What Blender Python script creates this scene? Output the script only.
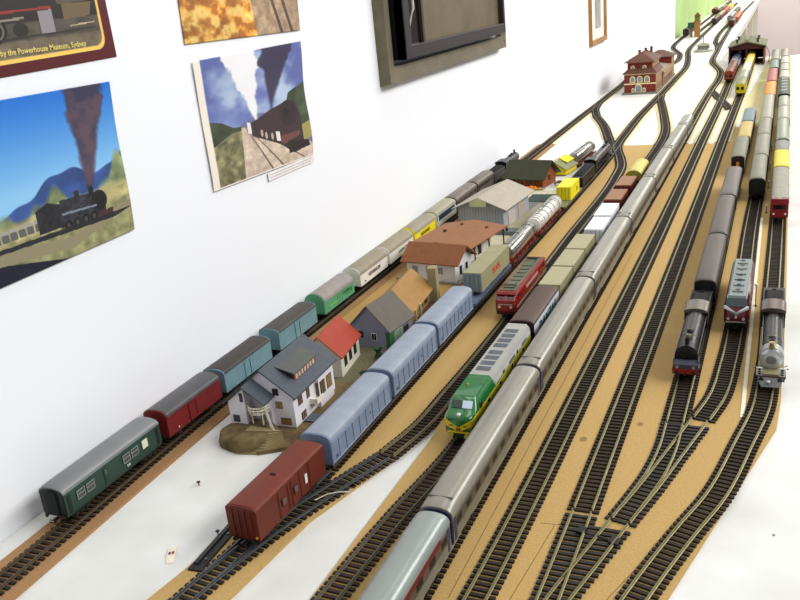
import bpy, bmesh, math, random
import numpy as np
from mathutils import Vector, Matrix

for o in list(bpy.data.objects):
    bpy.data.objects.remove(o)
SC = bpy.context.scene
COL = SC.collection
K = 0.001                      # everything below is written in millimetres
random.seed(7)

# ------------------------------------------------------------------ camera
CAMX = (0.91651772, 0.0460763, -0.39733141)
CAMY = (0.38788966, -0.34490189, 0.85474224)
CAMD = (0.097657, 0.93750715, 0.33398121)
cam = bpy.data.objects.new('camera', bpy.data.cameras.new('camera'))
COL.objects.link(cam)
rows = []
for ax in (CAMX, CAMY, tuple(-v for v in CAMD)):
    rows.append((ax[0], -ax[1], -ax[2]))
R = Matrix(rows)
cam.matrix_world = Matrix.Translation((0, 0, 0.475)) @ R.to_4x4()
cam.data.sensor_width = 36
cam.data.lens = 855.0 / 800 * 36
cam.data.clip_start = 0.02
cam.data.clip_end = 100
SC.camera = cam

# ------------------------------------------------------------------ light
W = bpy.data.worlds.new('room_light'); SC.world = W; W.use_nodes = True
W.node_tree.nodes['Background'].inputs[0].default_value = (0.93, 0.96, 1.0, 1)
W.node_tree.nodes['Background'].inputs[1].default_value = 0.30

def area(name, loc, target, sx, sy, power, color):
    l = bpy.data.lights.new(name, 'AREA'); l.shape = 'RECTANGLE'
    l.size = sx; l.size_y = sy; l.energy = power; l.color = color
    o = bpy.data.objects.new(name, l); COL.objects.link(o)
    o.location = loc
    d = Vector(target) - Vector(loc)
    o.rotation_euler = d.to_track_quat('-Z', 'Y').to_euler()
    return o
def area_along(name, x, z, y0, y1, w, power, color):
    """a long window, tube row or fill lamp running along Y, aimed at the table"""
    l = bpy.data.lights.new(name, 'AREA'); l.shape = 'RECTANGLE'
    l.size = w; l.size_y = y1 - y0; l.energy = power; l.color = color
    o = bpy.data.objects.new(name, l); COL.objects.link(o)
    o.location = (x, (y0 + y1) / 2, z)
    zz = -(Vector((-0.35, 0, 0)) - Vector((x, 0, z))).normalized()
    yy = Vector((0, 1, 0)); xx = yy.cross(zz)
    o.rotation_euler = Matrix((xx, yy, zz)).transposed().to_euler()
    return o
area_along('window_light', 2.0, 2.1, -0.5, 8.5, 0.9, 232, (1.0, 0.985, 0.955))
area_along('ceiling_tubes', -0.1, 2.5, 0.5, 9.5, 0.5, 45, (1.0, 0.97, 0.88))
area_along('far_fill_light', 0.5, 1.9, 8.5, 12.5, 0.9, 150, (1.0, 0.93, 0.87))  # added fill lamp, no window there; brightens the far wall

SC.view_settings.view_transform = 'Standard'
SC.view_settings.look = 'None'
SC.view_settings.gamma = 1.0
SC.view_settings.use_curve_mapping = False
SC.view_settings.exposure = 0.0

# ------------------------------------------------------------------ materials
def lin(h):
    h = h.lstrip('#'); c = [int(h[i:i+2], 16) / 255 for i in (0, 2, 4)]
    return tuple(v / 12.92 if v <= 0.04045 else ((v + 0.055) / 1.055) ** 2.4 for v in c)
def tone(c):
    # the objects' paints sit a little deeper than their swatches; near-white paints are left alone
    l = max(c); k = 0.72 if l < .55 else 0.72+.28*min(1, (l-.55)/.25)
    return tuple(v*k for v in c)
MC = {}
def M(hexc, rough=0.5, metal=0.0, var=0.12, scale=60, spec=0.32, bump=0.0, hex2=None, coat=0.0):
    key = (hexc, rough, metal, var, scale, spec, bump, hex2, coat)
    if key in MC: return MC[key]
    m = bpy.data.materials.new('paint_' + hexc.strip('#')); m.use_nodes = True
    nt = m.node_tree; b = nt.nodes['Principled BSDF']
    c = tone(lin(hexc))
    tc = nt.nodes.new('ShaderNodeTexCoord')
    nz = nt.nodes.new('ShaderNodeTexNoise'); nz.inputs['Scale'].default_value = scale
    nz.inputs['Detail'].default_value = 4
    nt.links.new(tc.outputs['Object'], nz.inputs['Vector'])
    rp = nt.nodes.new('ShaderNodeValToRGB')
    rp.color_ramp.elements[0].position = 0.3; rp.color_ramp.elements[1].position = 0.7
    d = tone(lin(hex2)) if hex2 else tuple(v * (1 - var) for v in c)
    rp.color_ramp.elements[0].color = (*d, 1)
    rp.color_ramp.elements[1].color = (*(c if hex2 else tuple(min(1, v * (1 + var * .5)) for v in c)), 1)
    nt.links.new(nz.outputs['Fac'], rp.inputs['Fac'])
    nt.links.new(rp.outputs['Color'], b.inputs['Base Color'])
    b.inputs['Roughness'].default_value = rough
    b.inputs['Metallic'].default_value = metal
    b.inputs['Specular IOR Level'].default_value = spec
    b.inputs['Coat Weight'].default_value = coat
    if bump:
        bp = nt.nodes.new('ShaderNodeBump'); bp.inputs['Strength'].default_value = bump
        bp.inputs['Distance'].default_value = 0.001
        nt.links.new(nz.outputs['Fac'], bp.inputs['Height'])
        nt.links.new(bp.outputs['Normal'], b.inputs['Normal'])
    MC[key] = m
    return m
def glass(hexc='#20262b', rough=0.12):
    return M(hexc, rough, 0.0, 0.05, spec=0.8)

BLACK = M('#1b1a1b', 0.45); DARK = M('#2b2726', 0.6)
STEEL = M('#8d8a84', 0.35, 0.7); WHEEL = M('#3a3533', 0.4, 0.5)

# ------------------------------------------------------------------ mesh kit
class MB:
    def __init__(s): s.v = []; s.f = []; s.smooth = False
    def add(s, vs, fs):
        n = len(s.v); s.v += [tuple(p) for p in vs]; s.f += [tuple(i + n for i in f) for f in fs]; return s
    def box(s, x0, x1, y0, y1, z0, z1):
        return s.add([(x0,y0,z0),(x1,y0,z0),(x1,y1,z0),(x0,y1,z0),(x0,y0,z1),(x1,y0,z1),(x1,y1,z1),(x0,y1,z1)],
                     [(0,3,2,1),(4,5,6,7),(0,1,5,4),(1,2,6,5),(2,3,7,6),(3,0,4,7)])
    def loft(s, secs, close=True, cap=True):
        """secs: list of rings (same count) of 3-D points"""
        n = len(secs[0]); vs = [p for r in secs for p in r]; fs = []
        for k in range(len(secs) - 1):
            for i in range(n if close else n - 1):
                j = (i + 1) % n
                fs.append((k*n+i, k*n+j, (k+1)*n+j, (k+1)*n+i))
        if cap:
            fs.append(tuple(range(n))[::-1]); fs.append(tuple((len(secs)-1)*n + i for i in range(n)))
        return s.add(vs, fs)
    def prism(s, prof, y0, y1):                    # profile of (x, z) extruded along y
        return s.loft([[(x, y0, z) for x, z in prof], [(x, y1, z) for x, z in prof]])
    def prism_x(s, prof, x0, x1):                  # profile of (y, z) extruded along x
        return s.loft([[(x0, y, z) for y, z in prof], [(x1, y, z) for y, z in prof]])
    def prism_z(s, prof, z0, z1):
        return s.loft([[(x, y, z0) for x, y in prof], [(x, y, z1) for x, y in prof]])
    def cyl(s, c, r, h, axis='z', n=16, r2=None):
        r2 = r if r2 is None else r2; secs = []
        for t, rr in ((0, r), (h, r2)):
            ring = []
            for i in range(n):
                a = 2 * math.pi * i / n; u, w = rr * math.cos(a), rr * math.sin(a)
                if axis == 'z': ring.append((c[0]+u, c[1]+w, c[2]+t))
                elif axis == 'y': ring.append((c[0]+u, c[1]+t, c[2]+w))
                else: ring.append((c[0]+t, c[1]+u, c[2]+w))
            secs.append(ring)
        return s.loft(secs)
    def lathe(s, c, prof, axis='z', n=18):         # prof: (r, h)
        secs = []
        for r, h in prof:
            ring = []
            for i in range(n):
                a = 2 * math.pi * i / n; u, w = r * math.cos(a), r * math.sin(a)
                ring.append((c[0]+u, c[1]+w, c[2]+h) if axis == 'z' else (c[0]+u, c[1]+h, c[2]+w))
            secs.append(ring)
        return s.loft(secs)
    def tube(s, pts, r, n=6):
        pts = [Vector(p) for p in pts]; secs = []
        for i, p in enumerate(pts):
            d = (pts[min(i+1, len(pts)-1)] - pts[max(i-1, 0)]).normalized()
            up = Vector((0, 0, 1)) if abs(d.z) < .9 else Vector((1, 0, 0))
            a = d.cross(up).normalized(); b = a.cross(d)
            secs.append([tuple(p + a*r*math.cos(2*math.pi*k/n) + b*r*math.sin(2*math.pi*k/n)) for k in range(n)])
        return s.loft(secs)
    def build(s, name, mat, parent=None, bevel=0, smooth=None, loc=None, rz=0):
        me = bpy.data.meshes.new(name)
        me.from_pydata([(a*K, b*K, c*K) for a, b, c in s.v], [], s.f)
        bm = bmesh.new(); bm.from_mesh(me)
        bmesh.ops.recalc_face_normals(bm, faces=bm.faces)
        if smooth is None: smooth = True
        if smooth:
            for f in bm.faces: f.smooth = True
            for e in bm.edges:
                e.smooth = len(e.link_faces) == 2 and e.calc_face_angle(3) < math.radians(38)
        bm.to_mesh(me); bm.free()
        me.materials.append(mat)
        o = bpy.data.objects.new(name, me); COL.objects.link(o)
        if parent: o.parent = parent
        if loc: o.location = [v*K for v in loc]
        if rz: o.rotation_euler.z = rz
        if bevel:
            md = o.modifiers.new('bevel', 'BEVEL'); md.width = bevel*K; md.segments = 2
            md.limit_method = 'ANGLE'; md.angle_limit = math.radians(40)
        return o
def bx(*a): return MB().box(*a)

def thing(name, label, cat, loc=(0,0,0), rz=0, group=None):
    o = bpy.data.objects.new(name, None); COL.objects.link(o)
    o.empty_display_size = 0.01
    o.location = [v*K for v in loc]; o.rotation_euler.z = rz
    o['label'] = label; o['category'] = cat
    if group: o['group'] = group
    return o
def tag(o, label, cat, group=None):
    o['label'] = label; o['category'] = cat
    if group: o['group'] = group
    return o
def struct(o): o['kind'] = 'structure'; return o

TXT = {}
def text_data(txt, size, spacing=1.0, thick=0.15):
    c = bpy.data.curves.new('lettering', 'FONT'); c.body = txt; c.size = size*K; c.extrude = thick*K
    c.space_character = spacing; c.align_x = 'CENTER'; c.align_y = 'CENTER'; c.resolution_u = 3
    c.offset = size*K*0.012
    t = bpy.data.objects.new('t', c); COL.objects.link(t)
    dg = bpy.context.evaluated_depsgraph_get()
    me = bpy.data.meshes.new_from_object(t.evaluated_get(dg))
    bpy.data.objects.remove(t)
    return me
def side_text(txt, size, y, z, x, mat, parent, spacing=1.0, name='lettering'):
    me = text_data(txt, size, spacing); me.materials.clear(); me.materials.append(mat)
    o = bpy.data.objects.new(name, me); COL.objects.link(o); o.parent = parent
    o.matrix_local = Matrix(((0,0,1,x*K),(1,0,0,y*K),(0,1,0,z*K),(0,0,0,1)))
    return o
def front_text(txt, size, x, y, z, mat, parent, name='lettering', tilt=0):
    me = text_data(txt, size); me.materials.clear(); me.materials.append(mat)
    o = bpy.data.objects.new(name, me); COL.objects.link(o); o.parent = parent
    o.location = (x*K, y*K, z*K); o.rotation_euler = (math.radians(90 - tilt), 0, 0)
    return o

# ------------------------------------------------------------------ room shell
WALLW = M('#eff1f6', 0.75, 0, 0.012, 2.5, 0.15)
struct(bx(-800, -700, -400, 5050, -900, 1600).build('wall_left', WALLW))
struct(bx(-790, -698, 5050, 6500, -900, 1600).build('wall_left_pier', M('#e3eae9', 0.7, 0, .02, 3, .2)))
struct(bx(-830, -712, 6500, 13000, -900, 1600).build('wall_left_green', M('#bfdc98', 0.7, 0, .12, 2, .2, hex2='#b2d283')))
struct(bx(-800, 6000, 13000, 13100, -900, 1600).build('wall_far', M('#e2d3db', 0.8, 0, .04, .9, .15)))
struct(bx(-800, 6000, -400, 13000, -940, -900).build('floor', M('#a39a90', 0.6, 0, .1, 3)))

# ------------------------------------------------------------------ table and boards
TOP = M('#e4e5e3', 0.55, 0, .0, 9, .35, hex2='#d8d8d2')
def table(name, label, x0, x1, y0, y1):
    t = thing(name, label, 'table', ((x0+x1)/2, (y0+y1)/2, -900))
    w, l = (x1-x0)/2, (y1-y0)/2
    bx(-w, w, -l, l, 879, 897).build('table_top', TOP, t)
    bx(-w+10, w-10, -l+10, l-10, 830, 879).build('apron', M('#e9e4da', .6), t)
    n = max(2, int(l*2/1500)+1)
    for sx in (-1, 1):
        for i in range(n):
            yy = -l+60 + (2*l-120)*i/(n-1)
            bx(sx*(w-50)-25, sx*(w-50)+25, yy-25, yy+25, 0, 830).build('leg', M('#d9d2c4', .6), t)
    return t
table('layout_table', 'long white painted table carrying the model railway in the foreground', -699, 420, 250, 4900)
table('layout_table', 'narrow white table with tracks running beside the green wall far away', -697, -292, 4901, 12400)

TAN = M('#d1ae71', 0.8, 0, .0, 420, .15, .08, hex2='#c7a467')
CREAM = M('#e2d6a4', 0.8, 0, .0, 300, .15, .1, hex2='#d6c890')
def board(name, label, poly, mat, z0=-3, z1=0, cat='board'):
    cx = sum(p[0] for p in poly)/len(poly); cy = sum(p[1] for p in poly)/len(poly)
    o = MB().prism_z([(x-cx, y-cy) for x, y in poly], z0, z1).build(name, mat, None, smooth=False, loc=(cx, cy, 0))
    return tag(o, label, cat)
main_poly = [(-118,300),(-118,380),(-65,588),(12,895),(16,963),(21,1300),(26,2545),(28,2800),(-122,2800),(-122,2545),(-460,2545),(-457,1060),(-455,760),(-465,690),
             (-482,510),(-515,300),(-426,300),(-418,485),(-405,610),(-367,747),(-350,830),(-346,786),(-348,504),(-352,300)]
bd = board('track_board', 'large tan cardboard track board with a pointed white gap near the front', main_poly, TAN)
sg = MB()
sg.add([(-152,860,.1),(-150.5,860,.1),(-178,560,.1),(-180,560,.1)], [(0,1,2,3)])
# joint lines between board pieces, cut as shallow dark strips
def seam(p, q, w=0.7):
    m = MB(); p = Vector((*p, 0)); q = Vector((*q, 0)); n = (q-p).normalized().cross(Vector((0,0,1)))*w/2
    ring = lambda z: [(p-n)+Vector((0,0,z)), (p+n)+Vector((0,0,z)), (q+n)+Vector((0,0,z)), (q-n)+Vector((0,0,z))]
    m.loft([[tuple(v) for v in ring(-.2)], [tuple(v) for v in ring(.12)]]); return m
cxy = (sum(p[0] for p in main_poly)/len(main_poly), sum(p[1] for p in main_poly)/len(main_poly))
for a, b in (((-186,545),(-174,662)), ((-188,662),(-120,668)), ((-115,560),(-30,800)), ((-235,540),(-232,1500)), ((-120,2440),(-240,2440))):
    seam((a[0]-cxy[0], a[1]-cxy[1]), (b[0]-cxy[0], b[1]-cxy[1])).build('board_seam', M('#8f7444', .8), bd, smooth=False)

ys = [300, 520, 735, 1100, 2600]
board('track_board', 'narrow tan cork strip under the track beside the left wall',
      [(-668,300),(-612,300),(-613,430),(-622,735),(-628,1040),(-630,2600),(-683,2600),(-683,1040)], M('#bd9468', .85, 0, 0, 300, .15, .2, hex2='#ac845a'))
board('track_board', 'tan board between the wall track and the platform houses',
      [(-629,1045),(-457,1045),(-457,1490),(-630,1490)], M('#cda868', .85, 0, 0, 300, .15, .2, hex2='#bd985a'))
board('grass_mat', 'grey green scatter ground around the red and grey roofed houses',
      [(-598,905),(-458,905),(-458,1043),(-598,1043)], M('#8c8668', .95, 0, 0, 260, .1, .4, hex2='#6f7054'), cat='ground mat')
board('gravel_mat', 'brown gravel path along the white villa beside the blue vans',
      [(-505,742),(-470,716),(-459,760),(-459,903),(-600,903),(-600,775)], M('#94805c', .95, 0, 0, 260, .1, .5, hex2='#776446'), z1=2, cat='ground mat')
board('concrete_mat', 'pale concrete coloured yard under the grey goods shed',
      [(-630,1492),(-457,1492),(-457,1990),(-630,1990)], M('#d8d1b8', .85, 0, 0, 120, .15, .1, hex2='#c9c1a5'), cat='ground mat')
tag(bx(-2.2, 2.2, -420, 420, -1.0, .8).build('wooden_strip', M('#e8dfc8', .6), None, loc=(-23, 1330, 0)),
    'cream wooden strip laid between the diesel track and the outer track', 'strip')

# ------------------------------------------------------------------ track
def cr(pts, step=2.0):
    P = [Vector((x, y, 0)) for x, y in pts]
    P = [P[0]*2 - P[1]] + P + [P[-1]*2 - P[-2]]
    out = []
    for i in range(1, len(P)-2):
        a, b, c, d = P[i-1], P[i], P[i+1], P[i+2]
        # centripetal-style tangents scaled by chord to avoid overshoot on uneven spacing
        l1, l0, l2 = (c-b).length, (b-a).length, (d-c).length
        m1 = ((c-b)/l1*l0 + (b-a)/l0*l1)/(l0+l1) * l1
        m2 = ((d-c)/l2*l1 + (c-b)/l1*l2)/(l1+l2) * l1
        n = max(2, int(l1/step))
        for k in range(n):
            t = k/n; t2, t3 = t*t, t*t*t
            out.append(b*(2*t3-3*t2+1) + m1*(t3-2*t2+t) + c*(-2*t3+3*t2) + m2*(t3-t2))
    out.append(P[-2]); return out
def resample(path, pitch):
    out = []; acc = 0; nxt = 0
    for i in range(len(path)-1):
        a, b = path[i], path[i+1]; L = (b-a).length
        while nxt <= acc + L and L > 0:
            t = (nxt-acc)/L; out.append((a.lerp(b, t), (b-a).normalized())); nxt += pitch
        acc += L
    return out
SLEEPER = M('#33261c', 0.7, 0, .25, 200, .3)
SLEEPER_FAR = M('#55493a', 0.7, 0, .25, 60, .3)
BRASS = M('#948b60', 0.42, 0.6, .15, 80)
RUST = M('#6e604a', 0.45, 0.5, .2, 80)
def rail_strip(path, off, z0=2.0, z1=4.9, w=0.55):
    m = MB(); secs = []
    pts = path
    for i, p in enumerate(pts):
        d = (pts[min(i+1, len(pts)-1)] - pts[max(i-1, 0)]).normalized()
        n = Vector((d.y, -d.x, 0)); c = p + n*off
        prof = [(-1.1, z0), (1.1, z0), (1.1, z0+.5), (w*.6, z0+.9), (w*.6, z1-.9), (w+.1, z1-.7), (w+.1, z1), (-w-.1, z1), (-w-.1, z1-.7), (-w*.6, z1-.9), (-w*.6, z0+.9), (-1.1, z0+.5)]
        secs.append([(c.x+n.x*a, c.y+n.y*a, z) for a, z in prof])
    m.loft(secs); return m
def sleepers(m, path, pitch=7.3, hw=15, th=1.85, extra=None):
    for p, d in resample(path, pitch):
        n = Vector((d.y, -d.x, 0)); a, b = -hw, hw
        if extra:
            for ex in extra:
                best = min(ex, key=lambda q: (abs((q-p).dot(d))))
                if abs((best-p).dot(d)) < 6:
                    t = (best-p).dot(n)
                    if abs(t) < 33.5: a = min(a, t-hw); b = max(b, t+hw)
        q = [p+n*a-d*th, p+n*b-d*th, p+n*b+d*th, p+n*a+d*th]
        m.loft([[(v.x, v.y, 0.1) for v in q], [(v.x, v.y, 2.1) for v in q]])
    return m
def local(m, cx, cy):
    m.v = [(x-cx, y-cy, z) for x, y, z in m.v]; return m
def track(label, pts, step=6, pitch=7.3, railmat=None, slmat=None, bed=None, group=None, z=0):
    path = cr(pts, step); cx, cy = pts[0]
    t = thing('railway_track', label, 'track', (cx, cy, z), 0, group)
    local(sleepers(MB(), path, pitch), cx, cy).build('sleeper_strip', slmat or SLEEPER, t, smooth=False)
    for s in (-1, 1):
        local(rail_strip(path, s*8.6), cx, cy).build('rail', railmat or BRASS, t)
    return t
def roadbed(label, pts, hw=22, mat=None, z0=-3, z1=0):
    path = cr(pts, 20); cx, cy = pts[0]; m = MB(); secs = []
    for i, p in enumerate(path):
        d = (path[min(i+1, len(path)-1)] - path[max(i-1, 0)]).normalized(); n = Vector((d.y, -d.x, 0))
        a, b, a2, b2 = p-n*(hw+1), p+n*(hw+1), p-n*hw, p+n*hw
        secs.append([(a.x-cx,a.y-cy,z0),(b.x-cx,b.y-cy,z0),(b2.x-cx,b2.y-cy,z1),(a2.x-cx,a2.y-cy,z1)])
    m.loft(secs); o = m.build('roadbed_strip', mat or CREAM, None, smooth=False, loc=(cx, cy, 0))
    return tag(o, label, 'roadbed')
def turnout(label, routes, rmat=None, sl=None):
    paths = [cr(r, 4) for r in routes]; cx, cy = routes[0][0]
    t = thing('track_turnout', label, 'turnout', (cx, cy, 0))
    m = sleepers(MB(), paths[0], 7.3, 15, 1.9, paths[1:])
    # the diverging route keeps its own ties once it is clear of the main one
    for ex in paths[1:]:
        far = [q for q in ex if min(abs((q-p).length) for p in paths[0]) > 33.5]
        if len(far) > 3: sleepers(m, far)
    local(m, cx, cy).build('sleeper_strip', sl or M('#2c2825', .6, 0, .2, 200), t, smooth=False)
    for pth in paths:
        for s in (-1, 1):
            local(rail_strip(pth, s*8.6, 2.0, 4.9 if pth is paths[0] else 4.8), cx, cy).build('rail', rmat or BRASS, t)
    return t

T1 = [(-640,300),(-643,500),(-650,650),(-654,800),(-657,1200),(-657,2600),(-657,3090)]
T1b = [(-655,3450),(-656,3939),(-651,4310),(-570,4600),(-526,4820),(-536,5248),(-631,5777),(-655,6446),(-650,7044),(-639,9204),(-636,11500)]
T2 = [(-434,700),(-433,900),(-432,1400),(-428,2300),(-429,2376)]
T2b = [(-437,2644),(-446,3085),(-444,3376)]
T2c = [(-440,3704),(-439,4128),(-440,4582),(-467,4980),(-512,5467),(-526,6326),(-529,7651),(-525,11500)]
T3 = [(-379,740),(-366,809),(-362,900),(-361,1600),(-364,2100),(-374,2250),(-398,2376)]
T4 = [(-338,300),(-331,511),(-321,640),(-309,745),(-304,850),(-303,1500),(-303,2100),(-312,2284),(-311,2445),(-320,2728),(-363,3064),(-410,3376)]
T5 = [(-264,300),(-260,1200),(-256,2400),(-257,3383),(-255,3715),(-250,4003),(-258,4265),(-328,4770),(-345,5340)]
T5b = [(-358,5964),(-367,6633),(-379,7912),(-346,11500)]
T6 = [(-223,300),(-211,560),(-205,1000),(-201,1600),(-201,2500),(-199,3322),(-202,3883),(-203,4880)]
T7 = [(-153.5,690),(-152,900),(-150,1200),(-147,2000),(-146,2500),(-142,3142),(-139,3501),(-138,4880)]
T8 = [(-91,880),(-90,1000),(-88,2000),(-86,3000)]
T9 = [(-64,895),(-53,945),(-45,1055),(-42,1200),(-41,1651),(-37,2000),(-34,4300)]
T10 = [(-126,410),(-117,445),(-89,576),(-57,687),(-42,732),(-18,853),(-5,930),(0,1010),(2,1300),(4,1529),(7,2500),(10,4700)]

DULL = M('#a39674', .42, .6, .15, 60)
track('wall side track carrying the dark green coach and red van', T1, railmat=RUST, slmat=M('#33281f', .75, 0, .25, 200, .3))
track('platform track under the blue vans and tank wagons', T2, railmat=RUST)
track('wall side track curving behind the brick station and onto the narrow table', T1b, railmat=RUST)
track('short platform track piece between the two far turnouts', T2b, railmat=RUST)
track('platform side track passing the brick station on its right', T2c, railmat=RUST)
track('far right track on the narrow table', T5b, railmat=DULL)
track('curved track under the red electric locomotive', T3, railmat=DULL)
track('track under the green and yellow diesel locomotive', T4, railmat=M('#77705c', .5, .4), slmat=M('#42302a', .7, 0, .25, 200, .3))
track('track under the long silver passenger train', T5, railmat=DULL)
track('first empty track right of the silver train', T6)
track('second empty track right of the silver train', T7)
track('track under the black steam locomotive with red buffer beam', T8)
track('curving track under the silver and maroon diesel', T9)
track('outermost track curving under the silver fronted steam locomotive', T10)
track('short curved link between the wall track and platform track', [(-599,3106),(-536,2899),(-474,2644)], railmat=RUST)
track('short diagonal crossover before the engine shed', [(-250,3640),(-235,3560),(-200,3380),(-168,3215),(-158,3150)], railmat=RUST, z=.15)
track('far siding branching beside the narrow table edge', [(-396,5964),(-410,6300),(-416,7787),(-418,9500)], railmat=RUST)
FARSL = M('#33261c', 0.7, 0, .25, 200, .3)
track('far middle track on the narrow table', [(-585,6900),(-580,8000),(-578,11500)], railmat=RUST)

turnout('turnout at the front end under the red brown van', [
    [(-473,300),(-462,400),(-450,500),(-440,600),(-434.2,696)],
    [(-450,500),(-430,590),(-401,679),(-381,736)]], rmat=M('#6f7174', .4, .6))
turnout('front turnout joining the second empty track at the picture bottom', [
    [(-160,300),(-158,420),(-155,560),(-153.6,686)],
    [(-160,440),(-157,480),(-150,545),(-132,620),(-118,677)]])
turnout('turnout where the two loco tracks meet in the foreground', [
    [(-117,681),(-108,718),(-98,765),(-92,820),(-91,876)],
    [(-112,700),(-100,745),(-84,813),(-66,890)]])
turnout('turnout off the far wall track before the brick station', [[(-657,3094),(-656,3300),(-655,3446)], [(-600,3110),(-640,3300),(-653,3430)]], RUST, SLEEPER)
turnout('three way junction ahead of the large black steam engine', [[(-429,2380),(-431,2500),(-437,2640)], [(-399,2380),(-416,2450),(-432,2540)], [(-473,2640),(-450,2530),(-434,2440)]], RUST, SLEEPER)
turnout('turnout where the silver train side track meets the platform track', [[(-444,3380),(-442,3523),(-440,3700)], [(-411,3380),(-426,3480),(-437,3600)]], RUST, SLEEPER)
turnout('turnout at the start of the narrow table', [[(-345,5344),(-352,5650),(-358,5960)], [(-347,5420),(-366,5700),(-395,5960)]], RUST, SLEEPER)
# white table strips seen beyond the end of the tan board: cream underlay strips
roadbed('cream underlay strip below the far wall track', [(-657,2605),(-656,3450),(-656,3939),(-651,4310),(-570,4600)], 19)
roadbed('cream underlay strip below the far platform track', [(-437,2560),(-446,3085),(-441,3523),(-439,4128),(-440,4582)], 21)
roadbed('cream underlay strip below the linking track', [(-612,3150),(-600,3110),(-536,2899),(-482,2680)], 19, z1=-.1)
roadbed('cream underlay strip curving past the silver train tail', [(-312,2560),(-320,2728),(-363,3064),(-416,3400)], 21, z1=-.15)
roadbed('cream underlay strip leading to the zigzag track', [(-257,2560),(-257,3383),(-255,3715),(-250,4003),(-258,4265),(-328,4770)], 21)
roadbed('cream underlay strip of the left shed track', [(-201,2560),(-199,3322),(-202,3883),(-203,4870)], 21)
roadbed('cream underlay strip of the right shed track', [(-146,2560),(-142,3142),(-139,3501),(-138,4870)], 21)
board('track_board', 'cream board under the crowded far right tracks', [(-112,2801),(30,2801),(38,4850),(-60,4850),(-112,3400)], CREAM)

# turnout motors and little bits in the foreground
def motor(label, loc, rz):
    t = thing('point_motor', label, 'point motor', loc, rz)
    MB().box(-7, 7, -36, 36, 0, 5).build('housing', BLACK, t, bevel=.6)
    MB().box(-5, -1, -28, 30, 5, 6.5).build('cover_rib', M('#333436', .4), t)
    MB().cyl((3, -20, 5), 1.2, 1.2).cyl((3, 20, 5), 1.2, 1.2).build('screw', STEEL, t)
    return t
motor('long black point motor lying left of the red brown van', (-473, 545, -2.9), math.radians(3))
t = thing('point_lever', 'small black point lever block beside the foreground turnout', 'point lever', (-133, 652, 0), math.radians(-14))
MB().box(-19, -12, -5, 5, 0, 5).build('block', BLACK, t, bevel=.5)
MB().box(12, 21, -5, 5, 0, 4).build('block', BLACK, t, bevel=.5)
MB().box(-12, 12, -1.2, 1.2, 2.1, 3.0).build('throw_bar', DARK, t)
t = thing('track_wire', 'bare bent wire at the right edge of the left turnout', 'wire', (-399, 655, 0))
MB().tube([(-14,-20,5.4),(-6,-8,6),(2,-2,6),(12,6,3.5),(9,14,1)], .7).build('wire', M('#d8d2c2', .3, .5), t)
t = thing('paper_scrap', 'small curled paper scrap on the white table front left', 'paper', (-511, 527, -3), math.radians(30))
MB().loft([[(-4,-13,.1),(4,-13,.1),(4,-13,.6),(-4,-13,.6)],[(-4,0,1.4),(4,0,1.4),(4,0,1.9),(-4,0,1.9)],[(-4,13,.3),(4,13,.3),(4,13,.8),(-4,13,.8)]]).build('paper', M('#ece2cf', .7), t)
MB().box(-2.5,-.6,-1,3,1.3,2.2).box(.6,2.5,-1,3,1.3,2.2).build('mark', M('#7c3a34', .7), t)
def pin(label, x, y, z=0, c='#5a3b33'):
    t = thing('track_pin', label, 'pin', (x, y, z)); MB().lathe((0,0,0), [(.6,0),(.6,4),(2.2,4.4),(2.0,5.4),(.4,5.8)], n=10).build('pin', M(c, .4, .4), t)
pin('brown track pin standing by the front end of the red brown van', -485, 567, -3)
pin('tiny pin lying on the white table left of the paper scrap', -560, 640, -3.5)
def blot(label, x, y, r, z=0, c='#a58653'):
    m = MB(); n = 14; ring = [(r*(.8+.35*random.random())*math.cos(2*math.pi*i/n)*.7, r*(.8+.35*random.random())*math.sin(2*math.pi*i/n)) for i in range(n)]
    m.prism_z(ring, -.1, .12); tag(m.build('stain', M(c, .9), None, smooth=False, loc=(x, y, z)), label, 'stain')
blot('brown stain between the two empty tracks', -181, 825, 6)
blot('fainter brown stain right of the second empty track', -127, 872, 5)
blot('tiny speck on the white table front right', 12, 700, 2, -3, '#9a9a94')

# ------------------------------------------------------------------ posters on the wall
def fbm(h, w, cells, seed, octv=4):
    rs = np.random.RandomState(seed); out = np.zeros((h, w)); amp = 1; tot = 0
    for o in range(octv):
        n = cells*2**o; g = rs.rand(n+2, n+2)
        yy = np.linspace(0, n, h, endpoint=False); xx = np.linspace(0, n, w, endpoint=False)
        yi = yy.astype(int); xi = xx.astype(int); fy = (yy-yi)[:, None]; fx = (xx-xi)[None, :]
        fy = fy*fy*(3-2*fy); fx = fx*fx*(3-2*fx)
        a = g[yi][:, xi]; b = g[yi][:, xi+1]; c = g[yi+1][:, xi]; d = g[yi+1][:, xi+1]
        out += amp*((a*(1-fx)+b*fx)*(1-fy) + (c*(1-fx)+d*fx)*fy); tot += amp; amp *= .5
    return out/tot
def C(h): h = h.lstrip('#'); return np.array([int(h[i:i+2], 16)/255 for i in (0, 2, 4)])
def put(img, mask, col, alpha=1.0):
    m = (np.clip(mask, 0, 1)*alpha)[..., None]; img[:] = img*(1-m) + (C(col) if isinstance(col, str) else col)*m
def soft(x, w=0.01): return np.clip(x/w + .5, 0, 1)
def poly(U, V, pts):
    ins = np.zeros(U.shape, bool); n = len(pts); j = n-1
    for i in range(n):
        xi, yi = pts[i]; xj, yj = pts[j]
        c = ((yi > V) != (yj > V)) & (U < (xj-xi)*(V-yi)/((yj-yi) if yj != yi else 1e-9) + xi)
        ins ^= c; j = i
    return ins.astype(float)
def ell(U, V, cx, cy, rx, ry, w=.06): return soft(1-np.sqrt(((U-cx)/rx)**2+((V-cy)/ry)**2), w)

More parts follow.
